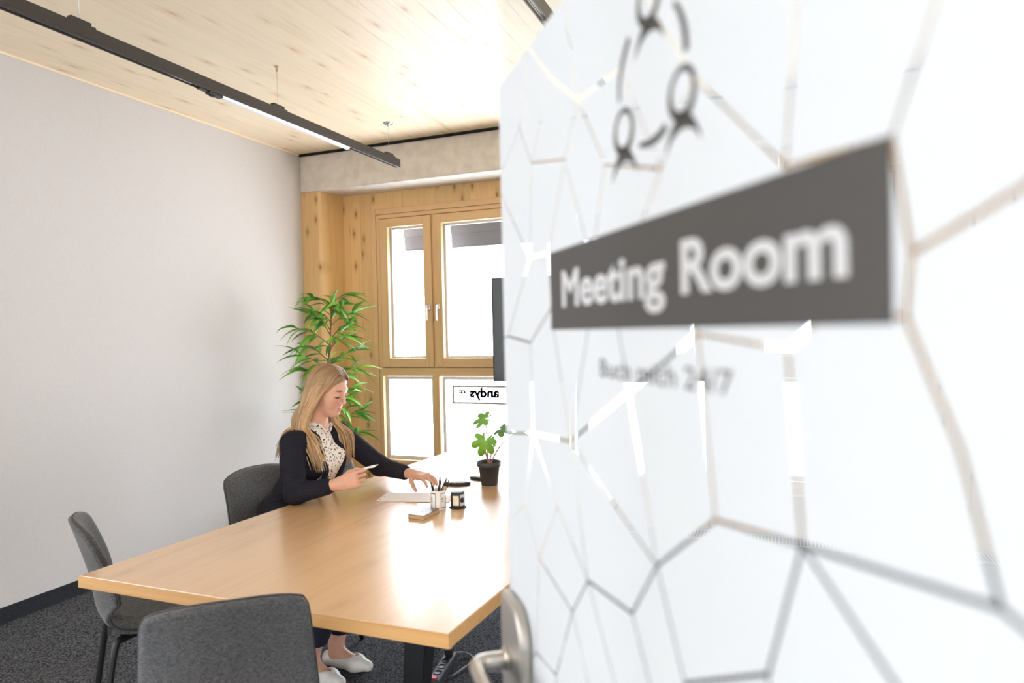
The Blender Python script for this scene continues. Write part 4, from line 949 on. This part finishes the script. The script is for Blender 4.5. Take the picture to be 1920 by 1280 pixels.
# hands
def rot(v, ax, deg):
    a = math.radians(deg); ax = nrmz(ax); v = np.asarray(v, float); return v * math.cos(a) + np.cross(ax, v) * math.sin(a) + ax * (ax @ v) * (1 - math.cos(a))
def hand(Wp, a, b, curls, spread, thumb, rr=.0078):
    """a: along the hand, b: towards the index side, c: palm side"""
    a = nrmz(a); b = nrmz(b - a * (a @ np.asarray(b))); c = np.cross(a, b); c = c if hand.flip > 0 else -c
    for o1, o2 in ((-.016, -.026), (-.005, -.009), (.006, .010), (.014, .026)):
        body.cap(Wp + b * o1, Wp + a * .080 + b * o2, .0165, .0125, .010)
    body.cap(Wp - a * .02, Wp + a * .03, .0225, .020, .012)
    tips = []
    for i, off in enumerate((.0275, .0095, -.0090, -.0255)):
        ln = (.94, 1.04, .97, .76)[i]; p0 = Wp + a * (.082 - .004 * abs(i - 1)) + b * off; d0 = nrmz(a + b * spread * (1.5 - i) / 1.5)
        seg = (.041 * ln, .026 * ln, .021 * ln); ang = 0; p = p0; pts = [p0]
        for sgm, cu in zip(seg, curls[i]):
            ang += cu; d = d0 * math.cos(math.radians(ang)) + c * math.sin(math.radians(ang)); p = p + d * sgm; pts.append(p)
        body.chain(pts, [rr * 1.08, rr, rr * .92, rr * .78], .0035); tips.append(pts)
    tp = [Wp + a * x + b * y + c * z for x, y, z in thumb]
    body.chain(tp, [.0135, .0110, .0095, .0075], .006)
    return tips, tp, (a, b, c)
hand.flip = 1
aR = np.array([.93, .10, .26]); bR = np.array([-.25, .05, .95])
cchk = np.cross(nrmz(aR), nrmz(bR)); hand.flip = 1 if cchk[1] > 0 else -1      # right palm faces +Y
tipsR, thR, frR = hand(WRR + (.012, .002, .003), aR, bR, [(28, 62, 38), (48, 78, 45), (58, 85, 50), (66, 85, 50)], .05, [(.012, .018, .010), (.045, .036, .022), (.078, .040, .030), (.103, .033, .030)])
aL = np.array([.93, -.36, -.02]); bL = np.array([-.36, -.93, -.05]); cchk = np.cross(nrmz(aL), nrmz(bL)); hand.flip = 1 if cchk[2] < 0 else -1
tipsL, thL, frL = hand(WRL + (.012, -.004, .002), aL, bL, [(2, 24, 22), (0, 20, 20), (4, 24, 22), (10, 26, 24)], .20, [(.010, .018, .008), (.040, .044, .020), (.066, .054, .036), (.086, .056, .054)])
def skin_col(V):
    base = np.array([.66, .375, .265]); c = np.tile(base, (len(V), 1))
    q = (V - HC) @ RH / HS
    def blob(cen, r, col, soft=.5):
        d = np.linalg.norm((q - np.array(cen)) / np.array(r), axis=1); w = np.clip((1 - d) / soft, 0, 1)[:, None]; return w, np.array(col)
    fs = [((.090, 0, -.063), (.022, .021, .0060), (.48, .17, .14), .5), ((.088, 0, -.0740), (.022, .018, .0070), (.52, .20, .165), .5), ((.092, 0, -.0684), (.02, .017, .0014), (.30, .11, .09), .6)]
    for sy in (-1, 1):
        fs += [((.085, sy * .034, -.0045), (.022, .0190, .0060), (.045, .03, .025), .35), ((.085, sy * .033, .0285), (.026, .024, .0055), (.24, .13, .075), .5), ((.075, sy * .04, -.03), (.03, .024, .024), (.68, .32, .235), .9), ((.085, sy * .032, .007), (.02, .018, .008), (.56, .31, .23), .8)]
    fs += [((.112, 0, -.028), (.018, .018, .015), (.68, .34, .25), .9)]
    for cen, r, col, so in fs:
        w, cc = blob(cen, r, col, so); c = c * (1 - w) + cc * w
    return np.concatenate([c, np.ones((len(V), 1))], 1)
sdf_obj('body', body, .0033, 'skin', wo, skin_col)
# nails, pen
# blouse
bl = SDF()
bl.chain([(-2.19, 2.70, .58), (-2.15, 2.70, .74)], [.105, .100], .05)
bl.ell((-2.115, 2.70, .90), (.105, .145, .15), .05); bl.ell((-2.035, 2.765, .905), (.058, .062, .062), .05); bl.ell((-2.035, 2.635, .905), (.058, .062, .062), .05)
bl.ell((-2.105, 2.70, 1.0), (.075, .12, .06), .04); bl.cap((-2.10, 2.70, 1.02), (-2.080, 2.70, 1.058), .064, .056, .02)
bl.cap((-2.125, 2.70, .66), (-2.045, 2.70, .88), .055, .05, .06)
bl.fn(lambda p: np.linalg.norm((p - np.array([-2.068, 2.70, 1.135])) / np.array([.056, .051, .085]), axis=1) * .05 - .05, .004)
bl.fn(lambda p: np.maximum(np.abs(p[:, 1] - 2.70) - .50 * np.clip(p[:, 2] - 1.024, 0, 1), -(p[:, 0] + 2.055)), .006)
blo = sdf_obj('blouse', bl, .0045, 'blouse', wo)
bm = bmesh.new()
for sy in (-1, 1):       # stand collar frill
    add_tube(bm, catmull([(-2.022, 2.70 + sy * .006, 1.024), (-2.018, 2.70 + sy * .020, 1.044), (-2.034, 2.70 + sy * .044, 1.062), (-2.075, 2.70 + sy * .056, 1.075), (-2.12, 2.70 + sy * .04, 1.082)], 6), .0095, 8, True, .35)
from_bm('collar', bm, 'blouse', blo, True)
# jacket
jk = SDF()
jk.ell((-2.235, 2.70, .665), (.150, .185, .085), .05); jk.ell((-2.19, 2.70, .74), (.112, .150, .11), .05)
jk.ell((-2.128, 2.70, .90), (.118, .162, .150), .06); jk.ell((-2.045, 2.77, .90), (.062, .066, .066), .05); jk.ell((-2.045, 2.63, .90), (.062, .066, .066), .05)
jk.cap(SHR + (0, .015, .0), SHL + (0, -.015, .0), .056, .056, .05)
jk.cap((-2.118, 2.66, 1.03), (-2.118, 2.74, 1.03), .05, .05, .04)
jk.chain([SHR, ELR, ELR * .25 + WRR * .75 + (0, 0, -.002)], [.056, .0485, .0365], .025); jk.chain([SHL, ELL, ELL * .2 + WRL * .80], [.056, .0475, .0355], .025)
dR = nrmz(WRR - ELR); dL = nrmz(WRL - ELL); cutR = ELR * .10 + WRR * .90; cutL = ELL * .06 + WRL * .94
jk.fn(lambda p: np.maximum(-((p - cutR) @ dR), np.linalg.norm(p - cutR, axis=1) - .12), 0); jk.fn(lambda p: np.maximum(-((p - cutL) @ dL), np.linalg.norm(p - cutL, axis=1) - .12), 0)
jk.fn(lambda p: p[:, 2] - .628 - .10 * (p[:, 0] + 2.235), 0)                          # hem
jk.fn(lambda p: np.maximum(np.abs(p[:, 1] - 2.70) - (.040 + .022 * np.sin(np.clip((p[:, 2] - .70) / .36, 0, 1) * PI) * .5), -(p[:, 0] + 2.075 + .10 * np.clip(p[:, 2] - 1.0, 0, 1))), .003)    # open front
jk.fn(lambda p: np.linalg.norm((p - np.array([-2.07, 2.70, 1.09])) / np.array([.085, .070, .10]), axis=1) * .07 - .07, .004)
sdf_jacket = sdf_obj('jacket', jk, .0042, 'jacket', wo)
bm = bmesh.new()
for sy in (-1, 1):       # lapels rolled along the opening
    add_tube(bm, catmull([(-2.13, 2.70 + sy * .070, 1.052), (-2.060, 2.70 + sy * .076, 1.025), (-2.004, 2.70 + sy * .074, .955), (-1.984, 2.70 + sy * .066, .885), (-2.012, 2.70 + sy * .056, .80), (-2.066, 2.70 + sy * .048, .70)], 6), [.010] * 6 + [.022] * 6 + [.026] * 6 + [.024] * 6 + [.018] * 6 + [.010], 10, True, .32)
from_bm('lapel', bm, 'jacket', sdf_jacket, True)
bm = bmesh.new(); add_tube(bm, [(-2.195 + .122 * math.cos(t), 2.70 + .158 * math.sin(t), .735 + .02 * math.cos(t)) for t in [PI * .42 + PI * 1.16 * k / 24 for k in range(25)]], .004, 6); from_bm('waist_seam', bm, 'jacket', sdf_jacket, True)
# trousers
tr = SDF()
tr.ell((-2.235, 2.70, .57), (.135, .175, .095), .05)
cR = KNR + (ANR - KNR) * .86; cL = KNL + (ANL - KNL) * .86
tr.chain([HIPR, KNR, cR], [.088, .064, .046], .03); tr.chain([HIPL, KNL, cL], [.088, .064, .046], .03)
tr.fn(lambda p: np.maximum(p[:, 2] - .150, -(p[:, 0] + 2.3)), 0)
sdf_obj('trousers', tr, .006, 'trousers', wo)
# shoes
for an, d in ((ANR, FD_R), (ANL, FD_L)):
    hl, ba, to = foot(an, d); d = nrmz(d); sd = np.array([-d[1], d[0], 0])
    sh = SDF(); sh.chain([hl, ba, to + d * .004], [.0345, .0365, .024], .02); sh.cap(ba + sd * .006, ba - sd * .006, .034, .034, .02)
    sh.fn(lambda p: p[:, 2] - .003, 0)
    op = an + d * .035; sh.fn(lambda p, op=op, d=d, sd=sd: np.sqrt((((p - op) @ d) / .085) ** 2 + (((p - op) @ sd) / .030) ** 2 + ((p[:, 2] - .088) / .064) ** 2) * .03 - .03, .003)
    s_o = sdf_obj('shoe', sh, .0028, 'shoe', wo)
    bp = ba + d * .022; bm = bmesh.new()
    add_tube(bm, catmull([bp - sd * .034 + (0, 0, -.008), bp - sd * .022 + (0, 0, .022), bp + (0, 0, .033), bp + sd * .022 + (0, 0, .022), bp + sd * .034 + (0, 0, -.008)], 5), .0032, 8); add_tube(bm, [bp - sd * .012 + (0, 0, .034) + d * .004, bp + sd * .012 + (0, 0, .034) + d * .004], .005, 8)
    from_bm('bow_band', bm, 'shoe', s_o, True)
# hair: cap plus strands
def hair():
    V = []; F = []; C = []
    hs = SDF(); hs.ell(H(-.020, 0, .036), np.array((.098, .083, .094)) * HS, .02, RH); hs.ell(H(-.055, 0, -.03), np.array((.062, .080, .085)) * HS, .03, RH)
    hs.chain([H(-.06, 0, -.06), (-2.14, 2.70, 1.08), (-2.165, 2.70, 1.0)], [.065, .062, .05], .04)
    for sy, ch_ in ((-1, [H(-.035, -.068, -.02), (-2.082, 2.625, 1.09), (-2.045, 2.600, 1.01), (-2.025, 2.592, .935)]), (1, [H(-.035, .068, -.02), (-2.070, 2.780, 1.09), (-2.030, 2.800, 1.01), (-2.010, 2.805, .935)])):
        hs.chain(ch_, [.012, .022, .026, .016], .02)
    hs.fn(lambda p: (lambda q: -(q[:, 0] * .80 - q[:, 2] * .28 - .030 - .25 * np.clip(q[:, 2] - .05, 0, 1) - 6 * np.clip(q[:, 2] - .06, 0, 1) ** 2))((p - HC) @ RH / HS), .004)
    v, f = hs.mesh(.0042); V.append(v); F += [tuple(q) for q in f]
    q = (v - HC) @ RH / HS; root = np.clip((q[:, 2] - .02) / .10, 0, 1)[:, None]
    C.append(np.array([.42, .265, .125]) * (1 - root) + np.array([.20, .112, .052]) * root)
    rs = random.Random(5); base = len(v)
    def strand(pts, r, tone):
        nonlocal base
        P = catmull(pts, 5); n = len(P); k = 6; prev = None; vv = []; cc = []
        for i, p in enumerate(P):
            t = (P[min(i + 1, n - 1)] - P[max(i - 1, 0)]).normalized(); a = Vector(Lh) if prev is None else prev
            x = (a - t * a.dot(t)); x = x.normalized() if x.length > 1e-6 else t.orthogonal().normalized(); prev = x; y = t.cross(x)
            s = i / (n - 1); rad = r * (min(1, .08 + s * 7)) * (1 - .85 * max(0, (s - .62) / .38) ** 1.3)
            for j in range(k): vv.append(p + rad * (math.cos(2 * PI * j / k) * x + .55 * math.sin(2 * PI * j / k) * y))
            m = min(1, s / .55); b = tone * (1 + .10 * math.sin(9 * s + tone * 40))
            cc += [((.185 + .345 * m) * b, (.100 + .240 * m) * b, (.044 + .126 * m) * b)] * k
        for i in range(n - 1):
            for j in range(k): F.append((base + i * k + j, base + i * k + (j + 1) % k, base + (i + 1) * k + (j + 1) % k, base + (i + 1) * k + j))
        F.append(tuple(base + (n - 1) * k + j for j in range(k)))
        V.append(np.array([tuple(p) for p in vv])); C.append(np.array(cc)); base += len(vv)
    for i in range(900):
        sy = -1 if i % 2 == 0 else 1; t = rs.random()                     # t: 0 front of the face .. 1 back of the head
        px = .056 - .130 * t; pz = .036 + .094 * math.sqrt(max(.02, 1 - ((px + .02) / .098) ** 2))
        part = .012
        p0 = H(px, part + sy * .004, pz + .001)
        # side of head: direction sideways to backwards
        ang = math.radians(62 + 112 * t) ; cx, cy = math.cos(ang), sy * math.sin(ang)
        j = lambda s: rs.uniform(-s, s)
        def oncap(x, y, z, f):
            k = math.sqrt(((x + .02) / .098) ** 2 + (y / .083) ** 2 + ((z - .036) / .094) ** 2); k = f / k
            return -.02 + (x + .02) * k, y * k, .036 + (z - .036) * k
        l1 = (-.022 + .098 * cx + .020 * (1 - t) + j(.004), .080 * cy + part * .3 + j(.004), .062 + j(.008))
        f_ = 1.015 + .05 * rs.random()
        pm_ = H(*oncap(.5 * (px + l1[0]), part + sy * .040, .110, f_)); p1 = H(*oncap(*l1, f_ + .01))
        p2 = H(-.030 + .094 * cx + .002 * (1 - t) + j(.005), .089 * cy + j(.005), -.020 + j(.01))
        if sy < 0:
            p3 = Vector((-2.070 - .095 * t + j(.010), 2.612 - .012 * math.sin(PI * t) + .075 * t * t + j(.010), 1.085 + j(.01)))
            if t < .62:
                en = Vector((-1.975 - .15 * t + j(.018), 2.585 + .040 * (1 - t) * rs.random() - .01 + j(.012), .890 + .05 * t + rs.uniform(-.03, .035)))
                p4 = Vector((en.x - .030 + j(.008), en.y - .012 + j(.006), 1.000 + j(.015)))
            else:
                en = Vector((-2.225 - .01 * t + j(.02), 2.600 + .06 * (t - .6) / .4 + j(.02), .935 + rs.uniform(-.03, .05))); p4 = Vector((-2.190 + j(.012), 2.602 + .06 * (t - .6) / .4 + j(.012), 1.035 + j(.012)))
        else:
            p3 = Vector((-2.050 - .11 * t + j(.010), 2.792 - .075 * t * t + j(.010), 1.085 + j(.01)))
            if t < .6:
                en = Vector((-1.975 - .10 * t + j(.018), 2.785 + .06 * rs.random() + j(.010), .895 + rs.uniform(-.035, .03))); p4 = Vector((en.x - .022 + j(.008), en.y + .012 + j(.006), 1.000 + j(.015)))
            else:
                en = Vector((-2.23 + j(.02), 2.74 + j(.05), .94 + rs.uniform(-.03, .05))); p4 = Vector((-2.195 + j(.012), 2.75 + j(.03), 1.03 + j(.012)))
        strand([p0, pm_, p1, p2, p3, p4, en], rs.uniform(.0034, .0066), rs.uniform(.74, 1.18))
    for i in range(14):
        yy = .012 + rs.uniform(-.007, .007); pts = []
        for k in range(6):
            x = .062 - .135 * k / 5; q2 = 1 - ((x + .02) / .098) ** 2 - (yy / .083) ** 2; pts.append(H(x, yy, .036 + .094 * math.sqrt(max(.02, q2)) + .0005))
        strand(pts, .0042, rs.uniform(.9, 1.1))
    # fringe swept over the forehead from the parting
    for i in range(46):
        t = rs.random(); j = lambda s: rs.uniform(-s, s)
        for sy in ((-1, 1) if i % 3 == 0 else (-1,)):
            p0 = H(.060 - .03 * t, .012 + sy * .002, .094 + .016 * t); p1 = H(.060 - .022 * t + j(.002), .012 + sy * (.030 + .008 * t), .088 + .012 * t + j(.003)); p2 = H(.040 - .014 * t, sy * (.066 + .004 * t), .052 + j(.005)); p3 = H(.016 - .02 * t, sy * .081, -.005 + j(.006)); p4 = H(-.004 - .02 * t, sy * .084, -.070 + j(.01))
            strand([p0, p1, p2, p3, p4], rs.uniform(.0040, .0060), rs.uniform(.7, 1.05))
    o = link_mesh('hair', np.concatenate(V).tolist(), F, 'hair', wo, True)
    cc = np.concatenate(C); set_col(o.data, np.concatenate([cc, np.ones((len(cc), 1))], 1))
hair()
# the pen she holds
a_, b_, c_ = frR
pc = (tipsR[0][2] + thR[3]) / 2
pd = nrmz(np.array([.90, .05, .26]))
pen('pen', 'white ballpoint pen held in the raised hand', tuple(pc - pd * .050 + b_ * .004), tuple(pc + pd * .078 + b_ * .004), 'white', 'white', None, .0042)
